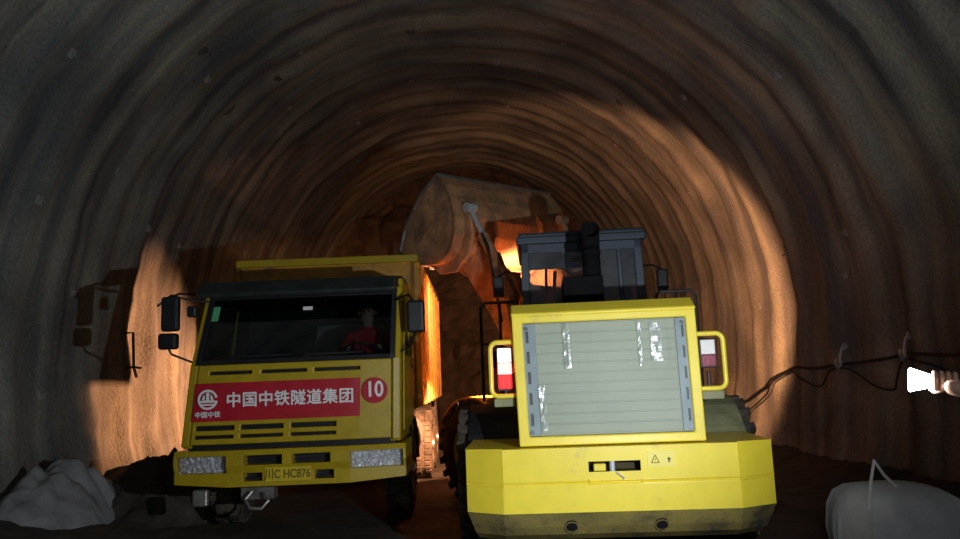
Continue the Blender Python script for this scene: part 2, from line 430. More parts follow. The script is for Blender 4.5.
for i, (y, z, lab) in enumerate([(10.94, 1.6, 'pale steel cable hook on right wall, farther of the two from the hand lamp'), (9.36, 1.68, 'pale steel cable hook on right wall just above the hand lamp')]):
    x = wallx(y, z); b = MB(); pts = [(x+.05, y, z+.22), (x-.05, y, z+.18), (x-.09, y, z+.06), (x-.10, y-.02, z-.06), (x-.16, y-.05, z-.10), (x-.2, y-.09, z-.04), (x-.2, y-.1, z+.03)]
    b.tube(pts, .022, 8); b.cyl((x+.08, y, z+.22), (x-.02, y, z+.20), .05); tag(b.build('cable_hook', M['hook'], smooth=True), lab, 'hook', 'cable hooks on the right wall')
# bracket on left wall
b = MB(); x = wallx(12.4, 1.95, -1); b.tube([(x-.1, 12.2, 2.5), (x+.12, 12.2, 2.5), (x+.14, 12.2, 1.95), (x+.1, 12.4, 1.8)], .022, 8); b.tube([(x-.1, 12.2, 1.95), (x+.14, 12.2, 1.95), (x+.3, 12.1, 1.93)], .018, 8)
tag(b.build('wall_bracket', M['dark_steel'], smooth=True), 'small dark metal bracket fixed to the left wall beside the truck', 'bracket')

# ------------------------------------------------------------------ dump truck
T = empty('dump_truck', (-1.90, 8.1, 0), -radians(.6))
tag(T, 'yellow dump truck with red banner across its cab front, facing the camera', 'truck')
def TW(x, y, z):       # cab taper and rake
    k = 1-.038*max(0, z-1.0)
    if z > 1.84: y += (z-1.84)*.30*max(0, 1-y/1.7)
    y += .06*(abs(x)/1.2)**4*max(0, 1-y/1.0)
    return (x*k+.065*max(0, z-.95), y, z)
# bumper
b = MB(); b.panel(-1.215, 1.215, .555, .93, [(-1.185, -.64, .70, .875), (.64, 1.185, .70, .875), (-.46, -.06, .775, .875), (.04, .44, .775, .875), (-.47, -.27, .61, .695), (.27, .47, .61, .70)], -.05, .12)
b.box(-1.21, -1.13, .1, .75, .55, .93); b.box(1.13, 1.21, .1, .75, .55, .93)
def bw(x, y, z): return (x, y+.10*max(0, abs(x)-.6)**1.3*1.6-(.03 if .72 < z < .9 else 0), z+(.0 if z > .6 else .04*max(0, abs(x)-.9)*3))
b.build('bumper', M['truck_yellow'], T, bevel=.02, warp=bw)
b = MB(); b.box(-.5, .5, .10, .2, .56, .92); b.box(-.47, -.27, .02, .06, .62, .64); b.box(.27, .47, .02, .06, .62, .64)
for z in (.80, .84): b.box(-.46, .44, .05, .08, z, z+.012)
b.build('bumper_grille', M['black'], T)
for s in (-1, 1):
    h = MB(); h.box(min(s*.68, s*1.17), max(s*.68, s*1.17), .17, .24, .69, .87)
    ho = h.build('headlight', M['chrome'], T)
    # faceted reflector
    r = MB(); nn = 26; mm = 8; vs = []; fs = []
    for i in range(nn+1):
        for j in range(mm+1):
            x = s*(.64+.545*i/nn); z = .70+.175*j/mm; dx = ((i % 4)-2)/2.
            vs.append((x, .03+.03*random.random()+.10*max(0, abs(x)-.6)**1.3*1.6, z))
    for i in range(nn):
        for j in range(mm): fs.append((i*(mm+1)+j, (i+1)*(mm+1)+j, (i+1)*(mm+1)+j+1, i*(mm+1)+j+1))
    r.add(vs, fs); r.build('reflector', M['facets'], ho)
    g = MB(); g.panel(min(s*.64, s*1.185), max(s*.64, s*1.185), .70, .875, [], .0, .008); g.build('headlight_glass', M['lens'], ho, warp=bw)
    for (xx, zz) in ((.58, .86), (.6, .62)):
        pass
# number plate
b = MB(); b.box(-.24, .24, -.075, -.06, .60, .745); pl = b.build('number_plate', M['plate'], T, bevel=.004)
text('plate_lettering', '川C HC876', .118, M['plate_ink'], pl, (0, -.078, .672), (radians(90), 0, 0), bold=.002, xs=.82)
# grille / front panel
rows = []
for z0, z1 in ((1.02+.03, 1.085), (1.135, 1.185)):
    rows += [(-1.02, -.60, z0, z1), (-.53, -.08, z0, z1), (-.0, .48, z0, z1)]
top = [(-.93, -.46, 1.715, 1.75), (-.36, .14, 1.715, 1.75), (.22, .72, 1.715, 1.75)]
b = MB(); b.panel(-1.06, 1.06, .99, 1.82, rows+top, .0, .05); b.build('front_panel', M['truck_yellow'], T, bevel=.012, warp=TW)
b = MB(); b.box(-1.05, 1.05, .055, .09, .93, 1.80); b.box(-1.1, 1.1, .07, .2, .88, 1.0)
for z in (1.065, 1.155): b.box(-1.02, .48, .035, .05, z, z+.012)
b.build('grille_backing', M['black'], T, warp=TW)
# cab shell: corners, sides, back, roof
sp = MB()
for s in (-1, 1):
    sp.panel(.05, 1.8, .95, 2.72, [(.30, 1.25, 1.86, 2.5), ], s*1.16, s*1.10, axis='x')
    sp.box(min(s*1.07, s*1.16), max(s*1.07, s*1.16), .0, .08, .97, 1.84)
sp.panel(-1.16, 1.16, .95, 2.72, [(-.75, .75, 1.9, 2.35)], 1.74, 1.8)
sp.box(-1.16, 1.16, 0.05, 1.8, .95, 1.0)
sp.build('cab_shell', M['truck_yellow'], T, bevel=.015, warp=TW)
for s in (-1, 1):
    d = MB(); d.panel(.20, 1.32, 1.05, 2.56, [(.30, 1.25, 1.86, 2.5)], s*1.165, s*1.185, axis='x'); do = d.build('door', M['truck_yellow'], T, bevel=.01, warp=TW)
    g = MB(); g.box(min(s*1.125, s*1.13), max(s*1.125, s*1.13), .30, 1.25, 1.86, 2.5); g.build('door_glass', M['glass'], do, warp=TW)
    g = MB(); g.box(min(s*1.185, s*1.21), max(s*1.185, s*1.21), 1.1, 1.25, 1.72, 1.75); g.build('door_handle', M['black'], do, warp=TW)
# roof
b = MB(); n = 12
for (y0, y1, y2) in ((.0, .12, 1.8),):
    pts = [(-.02, 2.56), (.03, 2.66), (.16, 2.74), (.5, 2.80), (1.2, 2.82), (1.75, 2.76), (1.8, 2.6), (1.75, 2.56), (.05, 2.50)]
    b.prism(pts, -1.12, 1.12, 'x')
def RW(x, y, z): 
    a = TW(x, y, z); return (a[0], a[1], z-.10*max(0, abs(x)-.8)**1.5*3 if z > 2.6 else z)
b.build('cab_roof', M['visor'], T, bevel=.03, warp=TW)
# windscreen frame, glass, sun visor
fr = MB(); fr.panel(-1.10, 1.10, 1.82, 2.60, [(-1.04, 1.04, 1.875, 2.535)], -.012, .05); fr.build('windscreen_frame', M['black'], T, bevel=.008, warp=TW)
g = MB(); g.box(-1.045, 1.045, .01, .018, 1.87, 2.54); wg = g.build('windscreen', M['glass'], T, warp=TW)
for s in (-1, 1):
    b = MB(); b.box(min(s*1.09, s*1.155), max(s*1.09, s*1.155), .0, .09, 1.82, 2.62); b.build('windscreen_pillar', M['truck_yellow'], T, bevel=.015, warp=TW)
b = MB(); b.prism([(-.16, 2.52), (-.18, 2.56), (-.02, 2.70), (.10, 2.72), (.06, 2.58)], -.94, 1.15, 'x'); b.build('sun_visor', M['visor'], T, bevel=.012)
b = MB(); b.box(.02, .13, .005, .012, 2.385, 2.425); b.build('inspection_sticker', M['white'], wg, warp=TW)
b = MB(); b.box(-1.03, -.95, .005, .012, 2.30, 2.46); b.build('inspection_sticker', M['green_sticker'], wg, warp=TW)
for s0 in (-.75, .05):
    b = MB(); b.tube([(s0, -.03, 1.85), (s0+.12, -.035, 1.89), (s0+.62, -.02, 1.90)], .008, 6); b.box(s0+.05, s0+.7, -.03, -.015, 1.893, 1.91); b.build('wiper', M['black'], T, warp=TW)
# banner with lettering
b = MB(); n = 40; vs = []; fs = []
for i in range(n+1):
    for j in range(7):
        x = -1.0+1.79*i/n; z = 1.215+.40*j/6; vs.append((x, -.012+.006*noise.noise(Vector((x*5, z*5, 0))), z)); 
for i in range(n):
    for j in range(6): fs.append((i*7+j, (i+1)*7+j, (i+1)*7+j+1, i*7+j+1))
k = len(vs); vs += [(v[0], v[1]+.006, v[2]) for v in vs]; fs += [tuple(q+k for q in reversed(f)) for f in fs]
b.add(vs, fs); bn = b.build('banner', M['red_banner'], T, warp=TW, loc=(-.06, 0, .015))
tt = text('banner_lettering', '中国中铁隧道集团', .166, M['white'], bn, (.075, -.028, 1.422), (radians(90), 0, 0), bold=.0035, space=1.04, extrude=.003)
tt = text('banner_lettering', '中国中铁', .068, M['white'], bn, (-.79, -.028, 1.285), (radians(90), 0, 0), bold=.0012, extrude=.003)
lg = MB(); cx, cz = -.79, 1.445; R1, R0 = .105, .082; seg = 40
def arcband(r0, r1, a0, a1, n=36):
    vs = []; fs = []
    for i in range(n+1):
        a = radians(a0+(a1-a0)*i/n)
        for r in (r0, r1):
            for y in (-.030, -.024): vs.append((cx+r*cos(a), y, cz+r*sin(a)))
    for i in range(n):
        q = i*4; fs += [(q, q+2, q+6, q+4), (q+1, q+5, q+7, q+3), (q, q+4, q+5, q+1), (q+2, q+3, q+7, q+6)]
    fs += [(0, 1, 3, 2), (n*4, n*4+2, n*4+3, n*4+1)]; lg.add(vs, fs)
arcband(R0, R1, 12, 352)
lg.prism([(cx-.085, cz-.032), (cx+.085, cz-.032), (cx+.075, cz-.008), (cx+.016, cz-.004), (cx+.016, cz+.075), (cx-.016, cz+.075), (cx-.016, cz-.004), (cx-.075, cz-.008)], -.030, -.024, 'y')
for s in (-1, 1): lg.prism([(cx+s*.03, cz+.0), (cx+s*.062, cz+.0), (cx+s*.05, cz+.035), (cx+s*.03, cz+.055)], -.030, -.024, 'y')
lg.prism([(cx-.055, cz-.062), (cx+.055, cz-.062), (cx+.07, cz-.045), (cx-.07, cz-.045)], -.030, -.024, 'y')
lg.build('round_logo', M['white'], bn)
b = MB(); b.cyl((.905, -.022, 1.49), (.905, -.004, 1.49), .135, seg=40); ds = b.build('number_disc', M['red_banner'], T)
text('disc_lettering', '10', .225, M['white'], ds, (.905, -.028, 1.495), (radians(90), 0, 0), bold=.005, xs=.85)
# door-side mirror assemblies
def mirror(s, px, pz0, pz1, w, lower):
    arm = MB(); x = s*1.0
    if s < 0:
        arm.tube([(-.90, .25, 2.60), (-1.18, .02, 2.60), (-1.24, -.06, 2.56), (-1.23, -.07, 2.5)], .014, 8); arm.tube([(-.92, .22, 2.52), (-1.12, .06, 2.54), (-1.24, -.05, 2.58), (-1.36, -.12, 2.46)], .012, 8)
        arm.build('mirror_arm', M['black'], T, smooth=True); arm = MB(); arm.tube([(-1.26, -.07, 2.02), (-1.23, -.05, 1.95), (-1.06, .1, 1.86)], .012, 8)
    else:
        arm.tube([(1.08, .25, 2.45), (1.28, .05, 2.50), (1.35, -.02, 2.40), (1.35, -.02, 2.35)], .014, 8); arm.build('mirror_arm', M['black'], T, smooth=True); arm = MB(); arm.tube([(1.35, -.02, 2.1), (1.30, .05, 1.95), (1.15, .12, 1.88)], .012, 8)
    a = arm.build('mirror_brace', M['black'], T, smooth=True)
    h = MB(); h.box(px-w/2, px+w/2, -.12, -.02, pz0, pz1); h.build('mirror_housing', M['black'], a, bevel=.03, seg=3)
    if lower: h = MB(); h.box(px-w/2-.02, px+w/2-.01, -.14, -.02, pz0-.19, pz0-.02); h.build('lower_mirror', M['black'], a, bevel=.03, seg=3)
mirror(-1, -1.235, 2.19, 2.56, .185, True)
mirror(1, 1.365, 2.08, 2.42, .19, False)
b = MB(); b.box(-1.09, -.99, -.02, .08, 2.34, 2.46); b.build('corner_mirror', M['black'], T, bevel=.02)
# interior
b = MB(); b.panel(-1.09, 1.09, 1.0, 2.55, [(-.15, .78, 1.9, 2.32)], 1.70, 1.735); b.box(-1.09, 1.09, .12, 1.7, 2.52, 2.55)
for q_ in (-1, 1): b.panel(.10, 1.7, 1.0, 2.52, [(.30, 1.25, 1.86, 2.5)], q_*1.095, q_*1.08, axis='x')
b.build('interior_trim', M['black'], T, warp=TW)
b = MB(); b.prism([(.12, 1.45), (.12, 1.80), (.35, 1.86), (.5, 1.80), (.5, 1.45)], -1.0, 1.0, 'x'); b.build('dashboard', M['black'], T, bevel=.02)
for sx in (-.62, .0, .62):
    b = MB(); b.box(sx-.24, sx+.24, .72, 1.15, 1.36, 1.56); b.box(sx-.22, sx+.22, 1.1, 1.24, 1.5, 2.05 if sx else 1.8)
    if sx: b.box(sx-.12, sx+.12, 1.12, 1.22, 2.08, 2.24)
    b.build('cab_seat', M['dark_cloth'], T, bevel=.04)
b = MB(); b.lathe([(0, .21), (.012, .222), (.024, .21), (.012, .198)], (0, 0, 0), 'z', 32); b.cyl((0, 0, -.02), (0, 0, .03), .05)
for k in range(3):
    a = k*2*pi/3+.5; b.cyl((0, 0, 0), (.2*cos(a), .2*sin(a), .01), .012, seg=8)
b.cyl((0, 0, 0), (0, .0, -.35), .03); o = b.build('steering_wheel', M['black'], T, smooth=True); o.location = (.72, .40, 1.88); o.rotation_euler = (radians(-35), 0, 0)
b = MB(); b.box(-.15, .78, 1.765, 1.775, 1.9, 2.35); b.build('rear_window', glass('rear_window_glass', (.7, .7, .7), .05, milk=.5, milkcol=(.6, .58, .55)), T)  # milky tint stands in for the lit box front seen through it
# chassis, axle, tow hook, wheels
b = MB()
for s in (-1, 1): b.box(min(s*.36, s*.44), max(s*.36, s*.44), .2, 8.0, .78, 1.05)
for y in (.3, 2.2, 4.0, 5.5, 7.2): b.box(-.36, .36, y, y+.1, .8, 1.0)
b.box(-.55, .55, .3, 1.6, .98, 1.4)
b.build('chassis', M['dark_steel'], T, bevel=.01)
b = MB(); b.cyl((-.9, 1.45, .52), (.9, 1.45, .52), .07); b.box(-.45, .45, 1.3, 1.6, .42, .62); b.build('front_axle', M['dark_steel'], T)
b = MB(); b.box(-.55, -.2, .15, .3, .40, .55); b.tube([(-.40, .05, .50), (-.46, .0, .42), (-.40, -.04, .34), (-.28, -.04, .33), (-.22, .0, .40), (-.28, .05, .48)], .018, 8); b.build('tow_hook', M['steel'], T, smooth=True)
b = MB(); b.box(-1.02, -.86, .02, .1, .36, .53); b.build('fog_lamp_bracket', M['steel'], T, bevel=.02)
def wheel(name, parent, c, R, W, rim, hubmat, seg=44, lugs=0, rubber='rubber', side=1):
    x0 = -W/2; prof = [(x0, R*.58), (x0-.01, R*.72), (x0+.0, R*.9), (x0+.04*W/.3, R*.98), (0, R), (-x0-.04*W/.3, R*.98), (-x0, R*.9), (-x0+.01, R*.72), (-x0, R*.58)]
    b = MB(); b.lathe(prof, (0, 0, 0), 'x', seg)
    if lugs:
        for k in range(lugs):
            for s in (-1, 1):
                a = 2*pi*(k+(.5 if s > 0 else 0))/lugs; mt = Matrix.Rotation(a, 4, 'X') @ Matrix.Translation((0, 0, R)) 
                b.prism([(0, -.055*R/.66), (s*W*.50, .02), (s*W*.50, .11), (0, .035)], -.05, .032, 'z', mt)
    else:
        for k in range(36):
            a = 2*pi*k/36
            for s in (-1, 1):
                mt = Matrix.Rotation(a, 4, 'X') @ Matrix.Translation((0, 0, R)); b.box(s*W*.12 if s > 0 else -W*.44, W*.44 if s > 0 else -W*.12, -.03, .03, -.03, .012, mt)
    w = b.build('wheel', M[rubber], parent, smooth=True, loc=c)
    h = MB(); q = W/2; h.lathe([(-q+.02, R*.6), (-q+.06, R*.5), (-q*.2, R*.46), (q*.2, R*.46), (q-.06, R*.5), (q-.02, R*.6)], (0, 0, 0), 'x', 36); h.cyl((-.04, 0, 0), (.04, 0, 0), R*.5, seg=36)
    h.cyl((0, 0, 0), (side*(q+.03), 0, 0), R*.22, R*.16, seg=24)
    for k in range(10):
        a = 2*pi*k/10; h.cyl((side*.03, R*.34*cos(a), R*.34*sin(a)), (side*.09, R*.34*cos(a), R*.34*sin(a)), .022, seg=8)
    h.build('wheel_rim', hubmat, w, smooth=True)
    return w
for s in (-1, 1):
    wheel('w', T, (s*1.02, 1.45, .50), .54, .30, .3, M['steel'], side=s)
    for y in (4.9, 6.25):
        wheel('w', T, (s*1.07, y, .50), .54, .28, .3, M['steel'], side=s); wheel('w', T, (s*.75, y, .50), .54, .28, .3, M['dark_steel'], side=s)
for y in (4.9, 6.25): b = MB(); b.cyl((-1, y, .5), (1, y, .5), .08); b.build('rear_axle', M['dark_steel'], T)
for s in (-1, 1):
    b = MB(); pts = []
    for k in range(11):
        a = radians(5+170*k/10); pts.append((1.45-.62*cos(a), .52+.62*sin(a)))
    pts += [(1.45-.59*cos(radians(5+170*k/10)), .52+.59*sin(radians(5+170*k/10))) for k in range(10, -1, -1)]
    b.prism(pts, s*.86, s*1.2, 'x'); b.build('mudguard', M['black'], T)
b = MB(); b.cyl((.85, 2.4, .75), (.85, 3.9, .75), .3); b.build('fuel_tank', M['steel'], T, smooth=True)
b = MB(); b.box(-1.15, -.6, 2.5, 3.6, .5, .98); b.build('battery_box', M['dark_steel'], T, bevel=.02)
for s in (-1, 1):
    b = MB(); b.box(min(s*.5, s*1.19), max(s*.5, s*1.19), 7.0, 7.02, .18, 1.22); b.box(min(s*1.15, s*1.19), max(s*1.15, s*1.19), 6.7, 7.0, .75, 1.22); b.build('light_stop_flap', M['rubber'], T)  # unseen flaps added to stop flood light passing under the box
# dump box
X = 1.185; y0, y1 = 2.15, 7.75; zb, zt = 1.22, 3.20
b = MB(); b.box(-X, X, y0, y0+.06, zb, zt); b.box(-X, -X+.05, y0, y1, zb, zt); b.box(X-.05, X, y0, y1, zb, zt); b.box(-X, X, y0, y1, zb, zb+.06); b.box(-X, X, y1-.06, y1, zb, zt-.25)
dbx = b.build('dump_box', M['truck_amber'], T)
b = MB(); b.box(-X-.05, X+.05, y0-.05, y0+.11, zt-.02, zt+.08); b.box(-X-.06, -X+.07, y0, y1, zt-.02, zt+.07); b.box(X-.07, X+.06, y0, y1, zt-.02, zt+.07)
b.build('top_rail', M['truck_yellow'], dbx, bevel=.012)
for s in (-1, 1):
    for k in range(8):
        y = y0+.02+k*(y1-y0-.18)/7
        b = MB(); b.prism([(s*X, y), (s*(X+.075), y+.03), (s*(X+.075), y+.11), (s*X, y+.14)], zb, zt-.02, 'z'); b.build('side_rib', M['truck_amber'], dbx, bevel=.006)
b = MB(); b.box(-X+.05, X-.05, y0-.07, y0, 2.1, 2.2); b.box(-.2, .2, y0-.18, y0, 1.2, 2.9); b.build('front_hoist', M['dark_steel'], dbx, bevel=.01)
# load of dark muck low inside the box
b = MB(); vs = []; fs = []; n1, n2 = 16, 36
for i in range(n1+1):
    for j in range(n2+1):
        x = -X+.06+(2*X-.12)*i/n1; y = y0+.07+(y1-y0-.15)*j/n2; vs.append((x, y, 2.3+.45*exp(-x*x-((y-5)/1.6)**2)+.12*noise.fractal(Vector((x*2, y*2, 0)), 1., 2., 4)))
for i in range(n1):
    for j in range(n2): fs.append((i*(n2+1)+j, (i+1)*(n2+1)+j, (i+1)*(n2+1)+j+1, i*(n2+1)+j+1))
b.add(vs, fs); o = b.build('muck_load', M['mud']); o.location = T.location; o.rotation_euler = T.rotation_euler
tag(o, 'dark excavated muck filling the dump truck box', 'muck', kind='stuff')

# ------------------------------------------------------------------ people
def figure_points(j):
    """j: dict of joints -> (pts, edges)"""
    names = list(j.keys()); idx = {n: i for i, n in enumerate(names)}
    E = [('pelvis', 'waist'), ('waist', 'chest'), ('chest', 'neck0'), ('neck0', 'neck'), ('neck', 'head0'), ('head0', 'head1'), ('head1', 'head2')]
    for s in 'LR':
        E += [('chest', 'sh'+s), ('sh'+s, 'el'+s), ('el'+s, 'fa'+s), ('fa'+s, 'wr'+s), ('wr'+s, 'pm'+s if 'pm'+s in j else 'palm'+s)]+([('pm'+s, 'palm'+s)] if 'pm'+s in j else [])
        E += [('pelvis', 'hip'+s), ('hip'+s, 'kn'+s), ('kn'+s, 'ca'+s), ('ca'+s, 'an'+s), ('an'+s, 'toe'+s)]
    return [j[n] for n in names], [(idx[a], idx[b]) for a, b in E if a in idx and b in idx]

# driver in the cab
def driver():
    c = Vector((.74, .84, 1.64)); V = lambda x, y, z: tuple(c+Vector((x, y, z)))
    j = {'pelvis': (V(0, 0, .06), .15), 'waist': (V(0, -.02, .24), .15), 'chest': (V(0, -.06, .44), (.21, .15)), 'neck0': (V(0, -.07, .55), .085), 'neck': (V(0, -.09, .60), .056), 'head0': (V(0, -.12, .67), .078), 'head1': (V(0, -.13, .75), .092), 'head2': (V(0, -.11, .82), .07)}
    for s, n in ((-1, 'R'), (1, 'L')):
        j['sh'+n] = (V(s*.2, -.06, .48), .075); j['el'+n] = (V(s*.30, -.22, .26), .07); j['fa'+n] = (V(s*.23, -.36, .28), .05); j['wr'+n] = (V(s*.18, -.46, .32), .033); j['palm'+n] = (V(s*.16, -.51, .34), .036)
        j['hip'+n] = (V(s*.1, -.05, .06), .1); j['kn'+n] = (V(s*.16, -.5, .08), .07); j['ca'+n] = (V(s*.16, -.56, -.1), .06); j['an'+n] = (V(s*.16, -.6, -.32), .045); j['toe'+n] = (V(s*.17, -.75, -.37), .04)
    P, E = figure_points(j)
    def pick(q):
        z = q.z-c.z; y = q.y-c.y
        if z > .575: return 1
        if y < -.44 and z > .24: return 1
        if z > .13 or False: return 0
        return 2
    root = empty('person', tuple(T.location), T.rotation_euler.z)
    tag(root, 'driver in a red jacket sitting behind the dump truck windscreen', 'person')
    skin('body', P, E, [M['red_cloth'], M['skin'], M['dark_cloth']], pick, root)
    h = c+Vector((0, -.12, .74))
    b = MB(); vs = []; fs = []
    for i in range(9):
        for k in range(20):
            th = i/8*pi*.52; t = 2*pi*k/20; vs.append(h+Vector((.1*sin(th)*cos(t), .02+.112*sin(th)*sin(t), .02+.115*cos(th)+(.0 if sin(t) > -.2 else .02*sin(th)))))
    for i in range(8):
        for k in range(20): fs.append((i*20+k, i*20+(k+1) % 20, (i+1)*20+(k+1) % 20, (i+1)*20+k))
    b.add(vs, fs); b.build('hair', M['hair'], root, smooth=True)
    b = MB()
    b.prism([(h.x-.012, h.z-.03), (h.x+.012, h.z-.03), (h.x, h.z+.02)], h.y-.125, h.y-.08, 'y'); b.build('nose', M['skin'], root, bevel=.004)
    for s in (-1, 1):
        b = MB(); b.cyl((h.x+s*.032, h.y-.098, h.z+.01), (h.x+s*.032, h.y-.088, h.z+.01), .012, seg=12); b.build('eye', M['hair'], root)
        b = MB(); b.cyl((h.x+s*.088, h.y+.0, h.z-.005), (h.x+s*.102, h.y+.01, h.z-.005), .028, .022, seg=14); b.build('ear', M['skin'], root, smooth=True)
driver()

# person at the right holding the hand lamp
LD = Vector((-.86, .47, .10)).normalized()             # where the lamp points
LP = Vector((1.522, 2.40, 1.520))                      # centre of the grip
def torch():
    root = empty('hand_lamp', tuple(LP)); tag(root, 'bright white glowing hand lamp held out at the right edge', 'lamp')
    q = LD.to_track_quat('Z', 'Y').to_matrix().to_4x4()
    b = MB(); b.lathe([(-.075, .001), (-.075, .017), (-.07, .019), (.035, .018), (.046, .018), (.046, .001)], (0, 0, 0), 'z', 28, close=False); o = b.build('lamp_handle', M['dark_steel'], root, smooth=True); o.rotation_euler = q.to_euler()
    b = MB(); b.lathe([(.046, .001), (.046, .020), (.064, .026), (.102, .038), (.107, .036), (.107, .001)], (0, 0, 0), 'z', 32, close=False); o = b.build('lamp_head', M['torch_glow'], root, smooth=True); o.rotation_euler = q.to_euler()
torch()
def holder():
    root = empty('person', (2.42, 2.62, 0)); tag(root, 'person in orange reaching in with the glowing hand lamp', 'person')
    o = Vector(root.location); V = lambda x, y, z: Vector((x, y, z))-o
    # grip frame: axis a along lamp, the palm comes from +side
    a = LD; side = Vector((.10, -.93, -.36)); side = (side-a*side.dot(a)).normalized(); t = a.cross(side)
    palm = LP+side*.034+a*.012
    wr = palm-a*.075+side*.022; J = {}
    J['pelvis'] = (V(2.48, 2.66, .95), (.17, .13)); J['waist'] = (V(2.46, 2.66, 1.12), (.15, .12)); J['chest'] = (V(2.45, 2.66, 1.36), (.19, .13)); J['neck0'] = (V(2.46, 2.65, 1.50), .08); J['neck'] = (V(2.45, 2.64, 1.55), .058); J['head0'] = (V(2.43, 2.62, 1.62), .075); J['head1'] = (V(2.43, 2.62, 1.70), .093); J['head2'] = (V(2.44, 2.63, 1.78), .07)
    J['shL'] = (V(2.28, 2.60, 1.42), .075); J['elL'] = (V(2.02, 2.46, 1.26), .055); J['faL'] = (V(1.76, 2.42, 1.37), .05); J['wrL'] = (tuple(wr-o), .029); J['pmL'] = (tuple(palm-a*.035+side*.01-o), (.036, .027)); J['palmL'] = (tuple(palm-o), (.036, .022))
    J['shR'] = (V(2.62, 2.72, 1.42), .075); J['elR'] = (V(2.72, 2.74, 1.15), .055); J['faR'] = (V(2.72, 2.66, 1.02), .048); J['wrR'] = (V(2.70, 2.60, .90), .032); J['palmR'] = (V(2.69, 2.57, .82), .04)
    for s, n in ((-1, 'L'), (1, 'R')):
        J['hip'+n] = (V(2.47+s*.1, 2.66, .88), .11); J['kn'+n] = (V(2.48+s*.12, 2.62, .50), .075); J['ca'+n] = (V(2.48+s*.12, 2.66, .34), .068); J['an'+n] = (V(2.48+s*.12, 2.68, .06), .05); J['toe'+n] = (V(2.44+s*.13, 2.50, -.0), .045)
    P, E = figure_points(J); P = [(tuple(p[0]), p[1]) for p in P]
    wl = wr-o
    def pick(q):
        if q.z > 1.57: return 1
        if q.x < wl.x-.012 and q.x < -.5: return 1
        if q.z < .88 and abs(q.x) < .35 and q.x > .2: return 1
        return 0 if q.z > .93 else 2
    skin('body', P, E, [M['orange_cloth'], M['skin'], M['dark_cloth']], pick, root)
    # fingers of the lamp hand curl round the grip
    for k in range(4):
        off = .034-.0185*k; ln = [.95, 1.0, .96, .82][k]; rr = .0275; pts = []
        base = LP+a*off
        for i in range(9):
            an = radians(-28+ln*215*i/8); r2 = rr+(.010 if i == 0 else 0); pts.append(base+side*(cos(an)*r2)+t*(sin(an)*r2)-o)
        b = MB(); b.tube(pts, [.0085, .0095, .009, .0092, .0085, .0085, .008, .0072, .0045], 10); b.build('finger', M['skin'], root, smooth=True)
    b = MB(); pts = []
    for i in range(7):
        an = radians(10-150*i/6); pts.append(LP+a*(.0+.052*(i/6)**.8)+side*(cos(an)*.030)+t*(sin(an)*.030)-o)
    b.tube(pts, [.014, .0125, .0115, .0105, .010, .0095, .006], 10); b.build('thumb', M['skin'], root, smooth=True)
    for k in range(5):
        s = V(2.69, 2.57, .80)+Vector((.0+(.02 if k == 4 else .0), (.03-.02*k) if k < 4 else .04, 0)); b = MB(); L_ = [.075, .085, .08, .065, .055][k]
        b.tube([s, s+Vector((-.012, -.005, -L_*.5)), s+Vector((-.03, -.005, -L_))], [.0095, .009, .006], 8); b.build('thumb' if k == 4 else 'finger', M['skin'], root, smooth=True)
    h = V(2.43, 2.62, 1.71)
    b = MB(); vs = []; fs = []
    for i in range(9):
        for k in range(24):
            th = i/8*pi/2; tt = 2*pi*k/24; e = .02 if i == 8 else 0; vs.append(h+Vector(((.125+e)*sin(th)*cos(tt), (.145+e)*sin(th)*sin(tt), .03+.12*cos(th))))
    for i in range(8):
        for k in range(24): fs.append((i*24+k, i*24+(k+1) % 24, (i+1)*24+(k+1) % 24, (i+1)*24+k))
    b.add(vs, fs); hm = b.build('helmet', M['helmet'], root, smooth=True); q = hm.modifiers.new('t', 'SOLIDIFY'); q.thickness = .006
    # face looks up the tunnel and a little left
    b = MB(); b.add([tuple(h+Vector(v)) for v in [(-.012, .075, -.05), (.012, .075, -.05), (0, .115, -.045), (0, .085, .01)]], [(0, 1, 2), (0, 2, 3), (1, 3, 2), (0, 3, 1)]); b.build('nose', M['skin'], root)
    for s in (-1, 1):
        b = MB(); b.cyl(h+Vector((s*.032, .085, .0)), h+Vector((s*.032, .094, .0)), .011, seg=12); b.build('eye', M['hair'], root)
        b = MB(); b.cyl(h+Vector((s*.086, 0, -.02)), h+Vector((s*.1, -.008, -.02)), .028, .02, seg=14); b.build('ear', M['skin'], root, smooth=True)
    b = MB(); b.tube([h+Vector((-.025, .083, -.068)), h+Vector((0, .09, -.07)), h+Vector((.025, .083, -.068))], .004, 6); b.build('mouth', M['red_lens_off'], root)
holder()

# ------------------------------------------------------------------ wheel loader
LA = radians(5)
W = empty('wheel_loader', (1.17, 6.1, 0), -LA)
tag(W, 'yellow wheel loader seen from behind, bucket raised beside the truck', 'loader')
